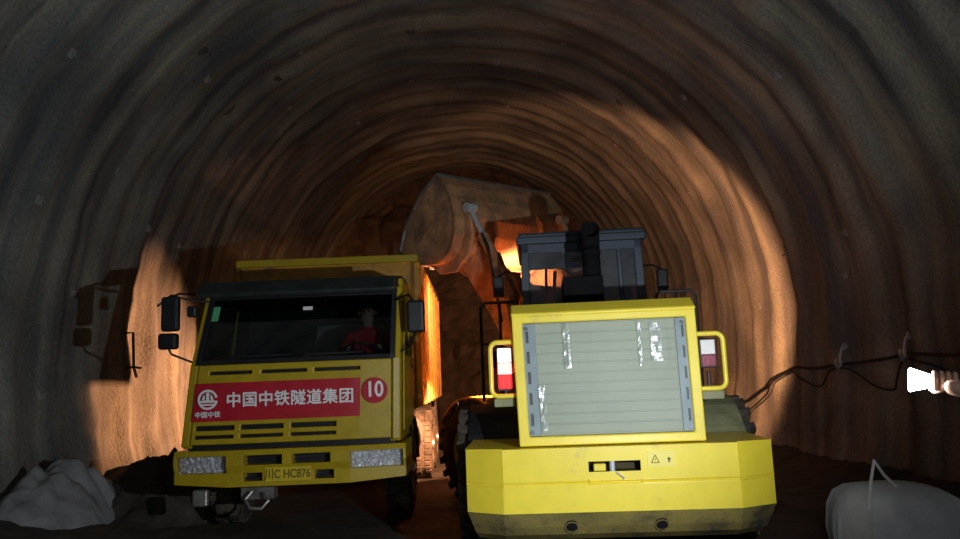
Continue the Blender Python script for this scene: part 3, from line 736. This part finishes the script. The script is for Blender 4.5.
# counterweight: centre slab, chamfered corners, seam, hitch slot
HW = 1.235
def plan(x):           # rear outline, y of the face at x
    return 0 if abs(x) < .93 else (abs(x)-.93)*.55
def slab(z0, z1, inset=0., dz=0.):
    xs = [-HW, -.93, -.33, -.0, .38, .93, HW]; return xs
b = MB()
def cw_layer(z0, z1, o0, o1, hole=None):
    """front skin strip from z0 to z1, face offset o0 at z0 and o1 at z1"""
    xs = [-HW, -.93, -.245, .165, .93, HW]
    for i in range(len(xs)-1):
        xa, xb = xs[i], xs[i+1]
        if hole and abs(xa+.245) < .01:
            h0, h1 = hole
            for (za, zb_) in ((z0, h0), (h1, z1)): b.add([(xa, plan(xa)+o0, za), (xb, plan(xb)+o0, za), (xb, plan(xb)+o1, zb_), (xa, plan(xa)+o1, zb_)], [(0, 1, 2, 3)])
            # recess
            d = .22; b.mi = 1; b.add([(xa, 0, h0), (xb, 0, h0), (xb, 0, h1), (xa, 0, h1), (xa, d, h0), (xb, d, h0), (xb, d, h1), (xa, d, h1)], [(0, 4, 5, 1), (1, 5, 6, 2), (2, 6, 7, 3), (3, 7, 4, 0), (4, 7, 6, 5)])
            b.mi = 0; continue
        b.add([(xa, plan(xa)+o0, z0), (xb, plan(xb)+o0, z0), (xb, plan(xb)+o1, z1), (xa, plan(xa)+o1, z1)], [(0, 1, 2, 3)])
cw_layer(.735, 1.0, 0, 0, (.80, .895))
cw_layer(.725, .735, .012, 0)
cw_layer(.715, .725, 0, .012)
cw_layer(.50, .715, .0, 0)
ya = plan(HW)
for s in (-1, 1):
    for (z0, z1) in ((.5, 1.0),): b.add([(s*HW, ya, z0), (s*HW, 1.05, z0), (s*HW, 1.05, z1), (s*HW, ya, z1)], [(0, 1, 2, 3)])
b.add([(-HW, ya, 1), (-.93, 0, 1), (.93, 0, 1), (HW, ya, 1), (HW, 1.05, 1), (-HW, 1.05, 1)], [(0, 1, 2, 3, 4, 5)])
b.add([(-HW, 1.05, .5), (HW, 1.05, .5), (HW, 1.05, 1), (-HW, 1.05, 1)], [(0, 1, 2, 3)])
cwt = b.build('counterweight', [M['loader_yellow'], M['recess']], W)
q = cwt.modifiers.new('w', 'WELD'); q.merge_threshold = .0005
q = cwt.modifiers.new('b', 'BEVEL'); q.width = .018; q.segments = 3; q.limit_method = 'ANGLE'; q.angle_limit = radians(28)
# olive underside with darker blotches
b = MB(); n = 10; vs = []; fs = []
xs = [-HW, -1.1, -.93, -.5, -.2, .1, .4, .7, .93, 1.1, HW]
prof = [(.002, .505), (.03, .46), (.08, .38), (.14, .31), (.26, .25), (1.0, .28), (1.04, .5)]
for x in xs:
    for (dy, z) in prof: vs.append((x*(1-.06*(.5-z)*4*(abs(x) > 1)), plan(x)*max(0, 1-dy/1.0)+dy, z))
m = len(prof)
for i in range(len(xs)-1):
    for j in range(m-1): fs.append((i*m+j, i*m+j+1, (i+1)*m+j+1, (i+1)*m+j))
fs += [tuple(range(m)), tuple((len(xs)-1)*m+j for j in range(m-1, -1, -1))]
b.add(vs, fs); uw = b.build('counterweight_underside', M['underside_olive'], cwt)
for x in (-.40, .31):
    b = MB(); b.cyl((x, .065, .385), (x, .15, .44), .052, seg=24); o = b.build('drain_hole', M['black'], cwt)
    b = MB(); b.lathe([(0, .047), (.006, .047), (.006, .056), (0, .056)], (0, 0, 0), 'z', 24); o = b.build('hole_rim', M['underside_olive'], cwt, loc=(x, .074, .378)); o.rotation_euler = Vector((0, -.085, -.055)).to_track_quat('Z', 'Y').to_euler()
b = MB(); b.cyl((-.055, .03, .77), (-.055, .03, .93), .022, seg=16); b.cyl((-.055, .03, .92), (-.055, .03, .945), .03, seg=16); b.tube([(-.03, -.012, .80), (.0, -.02, .78), (.03, -.02, .755), (.02, -.02, .745)], .006, 6); b.build('hitch_pin', M['zinc'], cwt, smooth=True)
b = MB(); b.box(-.20, -.10, .08, .2, .80, .86); b.build('hitch_tongue', M['loader_yellow'], cwt, bevel=.01)
b = MB(); b.box(.22, .43, -.006, .0, .835, .955); st = b.build('warning_label', mat('label_yellow', (.9, .78, .16), .5, var=.03, bump=0), cwt)
ink = mat('label_ink', (.22, .18, .03), .5, var=.02, bump=0)
b = MB()
tri = [(.25, .865), (.31, .865), (.28, .925)]
for i in range(3):
    p, q2 = tri[i], tri[(i+1) % 3]; b.cyl((p[0], -.008, p[1]), (q2[0], -.008, q2[1]), .0035, seg=6)
b.cyl((.28, -.008, .88), (.28, -.008, .90), .003, seg=6); b.box(.38, .395, -.009, -.006, .865, .905); b.box(.374, .401, -.009, -.006, .885, .897)
b.build('warning_mark', ink, st)
# radiator housing
HX = .75
def hood_warp(x, y, z): return (x*(1+.012*(z-1.0))-.035-.012*(z-1), y+.06*max(0, (z-1.0))*max(0, 1-y/1.5)*.6, z)
b = MB(); b.panel(-HX, HX, 1.01, 2.08, [(-HX+.085, HX-.085, 1.085, 2.015)], .10, .16); 
b.box(-HX, -HX+.04, .15, 2.3, 1.01, 2.08); b.box(HX-.04, HX, .15, 2.3, 1.01, 2.08)
hd = b.build('engine_housing', M['loader_yellow'], W, bevel=.012, warp=hood_warp)
b = MB(); b.prism([(.095, 2.075), (.10, 2.10), (.26, 2.185), (2.3, 2.23), (2.3, 2.07)], -HX-.005, HX+.005, 'x'); b.build('housing_top', M['loader_yellow'], hd, bevel=.02, warp=hood_warp, seg=3)
b = MB(); gx = HX-.085
b.box(-gx, gx, .165, .18, 1.085, 2.015)
for k in range(11):
    z = 1.10+k*.083; b.box(-gx+.1, gx-.09, .150, .166, z, z+.074)
gr = b.build('radiator_grille', M['lining_grille'], hd, bevel=.004, warp=hood_warp)
for s, w0 in ((-1, .10), (1, .08)):
    xa, xb = (-gx, -gx+w0) if s < 0 else (gx-w0, gx)
    b = MB(); slots = [(xa+w0*.55 if s > 0 else xa+w0*.2, xa+w0*.8 if s > 0 else xa+w0*.45, 1.17+k*.17, 1.17+k*.17+.10) for k in range(5)]
    b.panel(xa, xb, 1.09, 2.01, slots, .135, .15); b.build('perforated_strip', M['strip'], gr, warp=hood_warp)
    b = MB(); b.box(xa, xb, .155, .164, 1.09, 2.01); b.build('strip_backing', M['black'], gr, warp=hood_warp)
    for z in (1.12, 1.97):
        b = MB(); b.cyl((s*(gx-.03), .115, z), (s*(gx-.03), .137, z), .018, seg=6); b.build('bolt', M['chrome'], gr, warp=hood_warp)
# plastic film with creases over the grille
b = MB(); n1, n2 = 60, 46; vs = []; fs = []
for i in range(n1+1):
    for j in range(n2+1):
        x = -gx+.01+(2*gx-.02)*i/n1; z = 1.09+.92*j/n2; p = Vector((x*2, z*1.2, 1))
        y = .118+.003*noise.fractal(p, 1., 2., 3)
        for xc in (-.30, .36):
            if z > 1.62: y -= .010*exp(-((x-xc)/.018)**2)+.010*exp(-((x-xc-.13*(1 if xc > 0 else 0))/.015)**2)
        vs.append((x, y, z))
for i in range(n1):
    for j in range(n2): fs.append((i*(n2+1)+j, (i+1)*(n2+1)+j, (i+1)*(n2+1)+j+1, i*(n2+1)+j+1))
b.add(vs, fs); fo = b.build('plastic_film', M['film'], hd, warp=hood_warp)
for p in fo.data.polygons: p.use_smooth = True
# taped doubled strips of film that catch the light
tape = glass('film_fold', (.95, .97, .96), .12, .25, bump=.15, milk=.2, milkcol=(.6, .65, .65))
for (xa, z0, z1, w0) in ((-.335, 1.63, 2.0, .05), (.27, 1.62, 2.0, .03), (.37, 1.66, 1.98, .09), (-.56, 1.13, 1.5, .05)):
    b = MB(); vs = []; fs = []
    for j in range(15):
        z = z0+(z1-z0)*j/14
        for i in range(4): vs.append((xa+w0*i/3+.008*noise.noise(Vector((z*9, i, xa))), .098+.006*noise.noise(Vector((z*14, i*1.3, xa))), z))
    for j in range(14):
        for i in range(3): fs.append((j*4+i, j*4+i+1, (j+1)*4+i+1, (j+1)*4+i))
    b.add(vs, fs); o = b.build('film_fold', tape, fo, warp=hood_warp)
# lamps and tube guards
for s in (-1, 1):
    cx = s*(HX+.10)-.035; lit = s < 0
    g = MB(); x0 = s*(HX-.03)-.035; x1 = s*(HX+.215)-.035; z0, z1 = 1.42, 1.87
    path = [(x0, .22, z1)]
    for k in range(6):
        a = radians(90-90*k/5); path.append((x1-s*.06+s*.06*cos(a), .20, z1-.06+.06*sin(a)))
    for k in range(6):
        a = radians(-90*k/5); path.append((x1-s*.06+s*.06*cos(a), .20, z0+.06+.06*sin(a)))
    path.append((x0, .22, z0))
    g.tube(path, .021, 10); gd = g.build('lamp_guard', M['loader_yellow'], W, smooth=True)
    h = MB(); h.box(cx-.07, cx+.07, .26, .34, 1.46 if lit else 1.59, 1.83); h.tube([(cx+.0, .3, 1.56), (cx, .3, 1.42)], .014, 8); lh = h.build('tail_lamp', M['black'], W, bevel=.01)
    h = MB(); h.box(cx-.058, cx+.058, .245, .265, 1.70, 1.82); tag(h.build('reversing_lens', M['white_lens' if lit else 'white_lens_off'], lh, bevel=.006), 'white lens glowing' if lit else None)
    h = MB(); h.box(cx-.058, cx+.058, .245, .265, 1.60, 1.695); tag(h.build('brake_lens', M['red_lens' if lit else 'red_lens_off'], lh, bevel=.006), 'red lens glowing' if lit else 'dull unlit red lens')
    if lit: h = MB(); h.box(cx-.058, cx+.058, .245, .265, 1.48, 1.595); h.build('tail_lens', M['red_tail' if lit else 'red_lens_off'], lh, bevel=.006)
    f = MB(); f.box(s*(HX+.02)-.035 if s > 0 else -HX-.2-.035, HX+.2-.035 if s > 0 else -HX-.02-.035, .22, .5, 1.33, 1.40); f.build('lamp_shelf', M['fender'], W, bevel=.01)
# rear fenders and wheels
for s in (-1, 1):
    b = MB(); pts = []; cy, cz_, R_ = 1.75, .62, .74
    for k in range(13):
        a = radians(12+150*k/12); pts.append((cy-R_*cos(a), cz_+R_*sin(a)*.93))
    inner = [(cy-(R_-.035)*cos(radians(12+150*k/12)), cz_+(R_-.035)*sin(radians(12+150*k/12))*.93) for k in range(12, -1, -1)]
    b.prism(pts+inner, s*.70, s*1.3, 'x'); b.build('rear_fender', M['fender'] if s > 0 else M['black'], W, bevel=.006)
    wheel('w', W, (s*1.12, 1.75, .60), .66, .58, .3, M['loader_yellow'], lugs=22, side=s)
# muffler, stack
b = MB(); b.box(-.31, .09, 1.30, 1.75, 2.16, 2.54); b.build('muffler_box', M['soot'], W, bevel=.015)
b = MB(); b.cyl((-.0, 1.5, 2.2), (-.0, 1.5, 2.86), .092, seg=28, caps=False); b.lathe([(0, .092), (0, .1), (.03, .1), (.03, .092)], (-.0, 1.5, 2.78), 'z', 28)
vs = []; fs = []; n = 28
for i in range(7):
    t = i/6; a = radians(70)*t; cc = Vector((-.0, 1.5-.17*(1-cos(a)), 2.86+.17*sin(a))); d1 = Vector((1, 0, 0)); d2 = Vector((0, cos(a), sin(a)))
    for k in range(n): vs.append(cc+d1*(.093*cos(2*pi*k/n))+d2*(.093*sin(2*pi*k/n)))
for i in range(6):
    for k in range(n): fs.append((i*n+k, i*n+(k+1) % n, (i+1)*n+(k+1) % n, (i+1)*n+k))
b.add(vs, fs); so = b.build('exhaust_stack', M['soot'], W, smooth=True); q = so.modifiers.new('t', 'SOLIDIFY'); q.thickness = .008
b = MB(); b.cyl((-.0, 1.5, 2.9), (-.0, 1.5, 2.905), .08, seg=24); b.build('stack_bore_disc', M['black'], so)  # black disc closing the stack bore
# cab
CX = .72; ox = -.035
def cwp(x, y, z): return (x*(1-.03*(z-2))-.03, y, z)
b = MB(); b.box(-CX, CX, 2.5, 4.1, 1.2, 2.2); b.build('cab_base', M['cab_blue'], W, bevel=.02, warp=cwp)
cab = MB()
for (x, y) in ((-CX, 2.5), (CX-.1, 2.5)): cab.box(x, x+.10, y, y+.10, 2.15, 3.1)
cab.box(-CX, CX, 2.5, 2.58, 2.15, 2.28); cab.box(-CX, CX, 2.5, 2.58, 2.98, 3.1); cab.box(.42, .47, 2.5, 2.58, 2.2, 3.0)
cb2 = MB(); cb2.box(-CX, -CX+.1, 4.0, 4.1, 2.15, 3.1); cb2.box(CX-.1, CX, 4.0, 4.1, 2.15, 3.1); cb2.box(-CX, CX, 4.02, 4.1, 2.15, 2.22); cb2.box(-CX, CX, 4.02, 4.1, 3.0, 3.1); cb2.build('front_cab_frame', M['cab_blue'], W, bevel=.012, warp=cwp)
co = cab.build('cab_frame', M['cab_blue'], W, bevel=.012, warp=cwp)
b = MB(); b.box(-CX-.05, CX+.05, 2.42, 4.2, 3.08, 3.17); b.prism([(2.40, 3.16), (2.42, 3.21), (4.1, 3.25), (4.22, 3.16)], -CX-.03, CX+.03, 'x'); b.build('cab_roof', M['cab_blue'], W, bevel=.02, warp=cwp)
b = MB(); b.box(-CX+.1, .42, 2.53, 2.54, 2.28, 2.98); b.box(.47, CX-.1, 2.53, 2.54, 2.28, 2.98); b.build('rear_glass', M['loader_glass'], co, warp=cwp)
for s in (-1, 1): b = MB(); b.box(min(s*(CX-.03), s*(CX-.02)), max(s*(CX-.03), s*(CX-.02)), 2.6, 4.0, 2.2, 3.05); b.build('side_glass', M['loader_glass'], co, warp=cwp)
b = MB(); b.box(-CX+.1, CX-.1, 4.05, 4.06, 2.22, 3.05); b.build('front_glass', M['loader_glass'], co, warp=cwp)
b = MB(); b.box(-.28, .26, 2.95, 3.5, 1.95, 2.12); b.box(-.26, .24, 2.9, 3.0, 2.1, 2.62); b.build('seat', M['dark_cloth'], W, bevel=.05)
b = MB(); b.tube([(-.47, 3.3, 2.15), (-.42, 3.35, 2.95)], .018, 8); b.tube([(-.40, 3.3, 2.15), (-.30, 3.6, 2.9)], .025, 8); b.build('cab_grab_rail', M['bucket'], W, smooth=True)
# side mirrors, handrails
for s in (-1, 1):
    b = MB(); b.tube([(s*.72-.03, 3.6, 2.9), (s*.95, 3.55, 2.92), (s*1.05, 3.5, 2.85)], .014, 8); ma = b.build('mirror_arm', M['black'], W, smooth=True)
    b = MB(); b.box(s*1.05-.07, s*1.05+.07, 3.46, 3.54, 2.58, 2.86); b.build('mirror_housing', M['black'], ma, bevel=.025, seg=3)
    b = MB(); xa, xb = s*.78, s*1.22; zt_ = 2.46 if s > 0 else 2.42
    b.tube([(xa, 2.45, 1.4), (xa, 2.45, zt_-.05), (xa+s*.04, 2.45, zt_), (xb-s*.05, 2.45, zt_), (xb, 2.45, zt_-.06), (xb, 2.45, 1.3)], .018, 8); b.tube([((xa+xb)/2, 2.45, 1.4), ((xa+xb)/2, 2.45, zt_)], .016, 8); b.tube([(xa, 2.45, 1.95), (xb, 2.45, 1.95)], .014, 8)
    b.build('handrail', M['dark_steel'], W, smooth=True)
    b = MB(); b.box(min(s*.70, s*1.2), max(s*.70, s*1.2), 2.55, 3.9, 1.02, 1.32); b.box(min(s*.9, s*1.2), max(s*.9, s*1.2), 2.6, 3.7, .4, 1.0); b.build('side_platform', M['truck_amber'], W, bevel=.02)
b = MB(); b.box(-.45, .45, .9, 4.0, .6, 1.25); b.build('rear_chassis', M['dark_steel'], W, bevel=.02)
b = MB(); b.cyl((-1, 1.75, .6), (1, 1.75, .6), .14); b.build('rear_axle', M['dark_steel'], W)
# front frame (articulated to the left)
FA = radians(43)
FM = Matrix.Translation((0, 4.25, 0)) @ Matrix.Rotation(FA, 4, 'Z')
def fw(x, y, z): v = FM @ Vector((x, y, z)); return tuple(v)
b = MB(); b.box(-.38, .38, -.2, 1.7, .55, 1.2)
for s in (-1, 1): b.prism([(-.05, 1.1), (.75, 1.1), (.5, 2.0), (.1, 2.05)], s*.30, s*.38, 'x')
b.build('front_chassis', M['truck_amber'], W, bevel=.015, warp=fw)
b = MB(); b.cyl((-1, .95, .6), (1, .95, .6), .14); b.build('front_axle', M['dark_steel'], W, warp=fw)
for s in (-1, 1):
    w_ = wheel('w', W, (0, 0, 0), .655, .50, .3, M['loader_yellow'], lugs=22, side=s)
    w_.location = fw(s*1.0, .95, .60); w_.rotation_euler = (0, 0, FA)
    b = MB(); pts = [(.95-.75*cos(radians(a)), .6+.72*sin(radians(a))) for a in range(20, 161, 14)]+[(.95-.72*cos(radians(a)), .6+.69*sin(radians(a))) for a in range(160, 19, -14)]
    b.prism(pts, s*.72, s*1.24, 'x'); b.build('front_fender', M['truck_amber'], W, warp=fw)
    # front work lamps on stalks
    b = MB(); b.tube([(s*1.16, .30, 1.15), (s*1.18, .30, 1.70)], .03, 8); b.box(s*1.18-.10, s*1.18+.10, .25, .37, 1.68, 1.90); wl_ = b.build('work_lamp', M['black'], W, warp=fw)
    b = MB(); b.cyl((s*1.18, .37, 1.79), (s*1.18, .39, 1.79), .085, seg=24); b.build('lamp_lens', M['warm_bulb'], wl_, warp=fw)
# boom arms, raised
PV = Vector((.30, 1.85)); HG = Vector((1.50, 3.35))     # (y,z) pivot and bucket hinge in the front frame
def strip(p, q, w0, w1, mid=None):
    p = Vector(p); q = Vector(q); d = (q-p).normalized(); n_ = Vector((-d.y, d.x)); m_ = (p+q)/2+n_*(mid or 0); wm = max(w0, w1)*1.35
    return [tuple(p-n_*w0-d*.08), tuple(m_-n_*wm), tuple(q-n_*w1+d*.06), tuple(q+n_*w1+d*.06), tuple(m_+n_*wm), tuple(p+n_*w0-d*.08)]
for s in (-1, 1):
    b = MB(); b.prism(strip(PV, HG, .27, .24, .14), s*.64-.04, s*.64+.04, 'x'); bo = b.build('boom_arm', M['bucket'], W, bevel=.01, warp=fw)
    for p in (PV, HG, (PV+HG)/2+Vector((-.1, .12))):
        b = MB(); b.cyl((s*.64-.07, p[0], p[1]), (s*.64+.07, p[0], p[1]), .07, seg=18); b.build('pivot_pin', M['steel'], bo, warp=fw)
    b = MB(); b.cyl((s*.36, .5, 1.2), (s*.40, .95, 1.85), .095, seg=18); b.cyl((s*.40, .95, 1.85), (s*.44, 1.3, 2.6), .045, seg=14); b.build('lift_cylinder', M['bucket'], W, smooth=True, warp=fw)
mdp = (PV+HG)/2+Vector((-.1, .10))
b = MB(); b.box(-.64, .64, mdp[0]-.14, mdp[0]+.14, mdp[1]-.16, mdp[1]+.16); b.build('boom_crossbeam', M['bucket'], W, bevel=.03, warp=fw)
# bucket
BT = radians(9); bw2 = 1.16; sc = 1.07
def bk(p):
    y, z = p[0]*sc, p[1]*sc; return (HG[0]+y*cos(BT)-z*sin(BT), HG[1]+y*sin(BT)+z*cos(BT))
outer = [(1.12, -.12), (.75, -.14), (.30, -.14), (.05, -.08), (-.14, .06), (-.22, .28), (-.20, .52), (-.08, .78), (.10, .98), (.26, 1.10)]
inner = [(p[0]+(.03 if p[0] < .3 else 0), p[1]+(.035 if p[1] < .0 else -.0)) for p in outer][::-1]
inner = [(.285, 1.08), (.13, .95), (-.04, .76), (-.155, .51), (-.175, .29), (-.10, .09), (.07, -.04), (.30, -.10), (.75, -.10), (1.12, -.10)]
b = MB(); b.prism([bk(p) for p in outer+inner], -bw2, bw2, 'x'); bu = b.build('bucket', M['bucket'], W, warp=fw)
side = outer+[(.62, .86), (.98, .36)]
for s in (-1, 1):
    b = MB(); b.prism([bk(p) for p in side], s*bw2, s*(bw2-.04), 'x'); b.build('bucket_side', M['bucket'], bu, bevel=.006, warp=fw)
    b = MB(); e = [bk(p) for p in ((.26, 1.10), (.62, .86), (.98, .36), (1.12, -.12))]
    for i in range(3):
        b.tube([(s*(bw2+.01), e[i][0], e[i][1]), (s*(bw2+.01), e[i+1][0], e[i+1][1])], .03, 8)
    b.build('edge_bar', M['steel'], bu, warp=fw)
for s in (-1, 1):      # tilt linkage outside each boom arm
    X_ = s*.80; bc0 = Vector((mdp[0]-.12, mdp[1]+.30)); tp = bk((-.26, .66)); lo = bk((-.30, .30))
    b = MB(); b.prism([(bc0[0]-.34, bc0[1]-.34), (bc0[0]-.20, bc0[1]-.42), (bc0[0]+.14, bc0[1]-.12), (bc0[0]+.16, bc0[1]+.26), (bc0[0]+.02, bc0[1]+.30), (bc0[0]-.10, bc0[1]+.05)], X_-.05, X_+.05, 'x'); bc = b.build('bell_crank', M['bucket'], W, bevel=.012, warp=fw)
    b = MB(); b.cyl((X_-.09, bc0[0], bc0[1]), (X_+.09, bc0[0], bc0[1]), .075, seg=20); b.build('pivot_pin', M['steel'], bc, warp=fw)
    b = MB(); b.cyl((X_, .35, 2.0), (X_+s*.04, bc0[0]-.26, bc0[1]-.36), .09, seg=18); b.build('lower_tilt_cylinder', M['bucket'], W, smooth=True, warp=fw)
    m_ = Vector((bc0[0]+.07, bc0[1]+.26)); e_ = Vector(tp); q_ = m_+(e_-m_)*.42
    b = MB(); b.cyl((X_+s*.06, m_[0], m_[1]), (X_+s*.10, q_[0], q_[1]), .08, seg=18); tcy = b.build('tilt_cylinder', M['bucket'], W, smooth=True, warp=fw)
    b = MB(); b.cyl((X_+s*.10, q_[0], q_[1]), (X_+s*.14, e_[0], e_[1]), .035, seg=14); b.cyl((X_+s*.05, e_[0], e_[1]), (X_+s*.22, e_[0], e_[1]), .07, seg=16); b.build('cylinder_rod', M['zinc'], W, smooth=True, warp=fw)
    b = MB(); b.tube([(X_+s*.16, .5, 2.3), (X_+s*.20, bc0[0]-.1, bc0[1]-.1), (X_+s*.22, m_[0]-.1, m_[1]+.1), (X_+s*.16, q_[0]-.06, q_[1])], .018, 8); b.build('hydraulic_hose', M['cable'], W, smooth=True, warp=fw)
for x in (-.95, -.50, .50, .95):
    b = MB(); b.prism([bk(p) for p in [(.55, -.14), (.28, -.26), (-.05, -.22), (-.30, .02), (-.38, .30), (-.30, .56), (-.10, .76), (-.20, .50), (-.2, .25), (-.1, .02), (.1, -.12)]], x-.03, x+.03, 'x'); b.build('bucket_rib', M['bucket'], bu, bevel=.005, warp=fw)
b = MB(); p = bk((.27, 1.11)); b.tube([(-bw2, p[0], p[1]), (bw2, p[0], p[1])], .035, 8); b.build('spill_guard', M['steel'], bu, warp=fw)
b = MB(); b.prism([bk(p) for p in [(1.02, -.16), (1.32, -.12), (1.02, -.08)]], -bw2-.02, bw2+.02, 'x'); b.build('cutting_edge', M['steel'], bu, warp=fw)
for k in range(8):
    x = -bw2+.08+k*(2*bw2-.16)/7; b = MB(); b.prism([bk(p) for p in [(1.17, -.19), (1.54, -.12), (1.17, -.05)]], x-.05, x+.05, 'x'); b.build('bucket_tooth', M['steel'], bu, warp=fw)

# ------------------------------------------------------------------ bulk bag bottom right
B = empty('bulk_bag', (3.42, 6.3, -.0)); tag(B, 'pale striped woven bulk bag with a lifting loop, bottom right', 'bag')
b = MB(); n = 48; prof = [(.0, .40), (.06, .50), (.25, .53), (.45, .52), (.56, .46), (.62, .36), (.65, .15), (.66, .01)]; vs = []; fs = []
for (z, r) in prof:
    for k in range(n):
        a = 2*pi*k/n; sq = 1/max(abs(cos(a)), abs(sin(a)))**.45; rr = r*sq*(1+.02*cos(24*a)+.05*noise.noise(Vector((cos(a)*1.5, sin(a)*1.5, z*3))))*.86
        vs.append((rr*cos(a), rr*sin(a), z))
for j in range(len(prof)-1):
    for k in range(n): fs.append((j*n+k, j*n+(k+1) % n, (j+1)*n+(k+1) % n, (j+1)*n+k))
fs.append(tuple(range(n)))
b.add(vs, fs); b.build('sack', M['bag'], B, smooth=True)
b = MB(); b.tube([(-.36, -.30, .50), (-.30, -.28, .72), (-.24, -.24, .86), (-.15, -.2, .74), (-.02, -.16, .62)], .013, 8); b.build('lifting_loop', M['bag'], B, smooth=True)
B.location.z = ground(3.42, 6.3)-.02

# ------------------------------------------------------------------ flood lamp further up the tunnel
def flood(name, loc, aim, label):
    r = empty(name, (loc[0], loc[1], ground(loc[0], loc[1]))); tag(r, label, 'lamp'); h = loc[2]-r.location.z
    b = MB(); b.cyl((0, 0, .05), (0, 0, h), .025, seg=10)
    for k in range(3):
        a = k*2*pi/3+.3; b.cyl((0, 0, h*.75), (.55*cos(a), .55*sin(a), .01), .016, seg=8)
    b.build('tripod', M['dark_steel'], r)
    d = (Vector(aim)-Vector(loc)).normalized(); b = MB(); b.box(-.18, .18, -.13, .13, -.10, -.02); o = b.build('lamp_housing', M['black'], r, bevel=.01, loc=(0, 0, h)); o.rotation_euler = d.to_track_quat('Z', 'Y').to_euler()
    b = MB(); b.box(-.16, .16, -.11, .11, -.02, .0); p = b.build('lamp_lens', M['warm_bulb'], r, loc=(0, 0, h)); p.rotation_euler = o.rotation_euler
    return Vector(loc)+d*.03, d
def spot(name, loc, d, power, col, cone, blend=.3, size=.08):
    l = bpy.data.lights.new(name, 'SPOT'); l.energy = power; l.color = col; l.spot_size = radians(cone); l.spot_blend = blend; l.shadow_soft_size = size
    o = bpy.data.objects.new(name, l); C.objects.link(o); o.location = loc; o.rotation_euler = Vector(d).to_track_quat('-Z', 'Y').to_euler(); return o
WARM = (1, .42, .19)
p, d = flood('flood_lamp', (-.4, 19.5, .72), (-5.3, 13.8, 1.7), 'warm flood lamp on a tripod behind the dump truck')
spot('flood_light', p, d, 9000, WARM, 33, .8)
# work lamps on brackets at the front corners of the cab
WM = Matrix.Translation(W.location) @ Matrix.Rotation(-LA, 4, 'Z')
for s, z, pw, dr in ((-1, 2.9, 2000, (-.10, 1, -.16)), (1, 2.6, 1700, (.16, 1, .02))):
    b = MB(); b.tube([(s*.74, 4.1, z-.15), (s*.86, 4.3, z-.1), (s*.86, 4.38, z-.06)], .02, 8); b.box(s*.86-.1, s*.86+.1, 4.36, 4.46, z-.1, z+.1); o = b.build('work_lamp', M['black'], W)
    b = MB(); b.cyl((s*.86, 4.46, z), (s*.86, 4.48, z), .085, seg=24); b.build('lamp_lens', M['warm_bulb'], o)
    spot('cab_work_light', WM @ Vector((s*.86, 4.55, z)), WM.to_3x3() @ Vector(dr), pw, WARM, 90 if s > 0 else 110, .3 if s > 0 else .8)
# front frame work lamps
Wm = WM @ FM
for s, pw in ((-1, 4500), (1, 200)):
    q = Wm @ Vector((s*1.18, .46, 1.79)); dd = (Wm.to_3x3() @ Vector((0, 1, -.1))) if s > 0 else Vector((-.75, 13.2, .0))-q
    spot('work_light', q, dd, pw, WARM, 120 if s > 0 else 46, .5)
pl_ = bpy.data.lights.new('camera_fill_light', 'POINT'); pl_.energy = 45; pl_.color = (.93, .96, 1); pl_.shadow_soft_size = .04; po = bpy.data.objects.new('camera_fill_light', pl_); C.objects.link(po); po.location = (.35, -.35, 1.85)  # added fill light behind the camera, brightens the lamp hand and headlights
# hand lamp beam
spot('hand_lamp_light', LP+LD*.16, Vector((-.55, .75, .40)), 500, (.90, .95, 1.), 150, .55, .03)

# ------------------------------------------------------------------ world, camera
w = bpy.data.worlds.new('world'); S.world = w; w.use_nodes = True
bg = w.node_tree.nodes['Background']; bg.inputs[0].default_value = (.55, .68, 1, 1); bg.inputs[1].default_value = .07
cam = bpy.data.cameras.new('camera'); co = bpy.data.objects.new('camera', cam); C.objects.link(co); S.camera = co
cam.sensor_width = 36; cam.lens = 36*753/960; cam.clip_start = .05
y_, p_, r_ = radians(1.2), radians(8.0), radians(2.3)
f = Vector((sin(y_)*cos(p_), cos(y_)*cos(p_), sin(p_))); R = Vector((cos(y_), -sin(y_), 0)); U = R.cross(f)
R2 = R*cos(r_)-U*sin(r_); U2 = U*cos(r_)+R*sin(r_)
m = Matrix((R2, U2, -f)).transposed().to_4x4(); m.translation = (0, 0, 1.6); co.matrix_world = m
S.view_settings.view_transform = 'Standard'; S.view_settings.look = 'None'; S.view_settings.gamma = 1; S.view_settings.use_curve_mapping = False
S.view_settings.exposure = 0.0
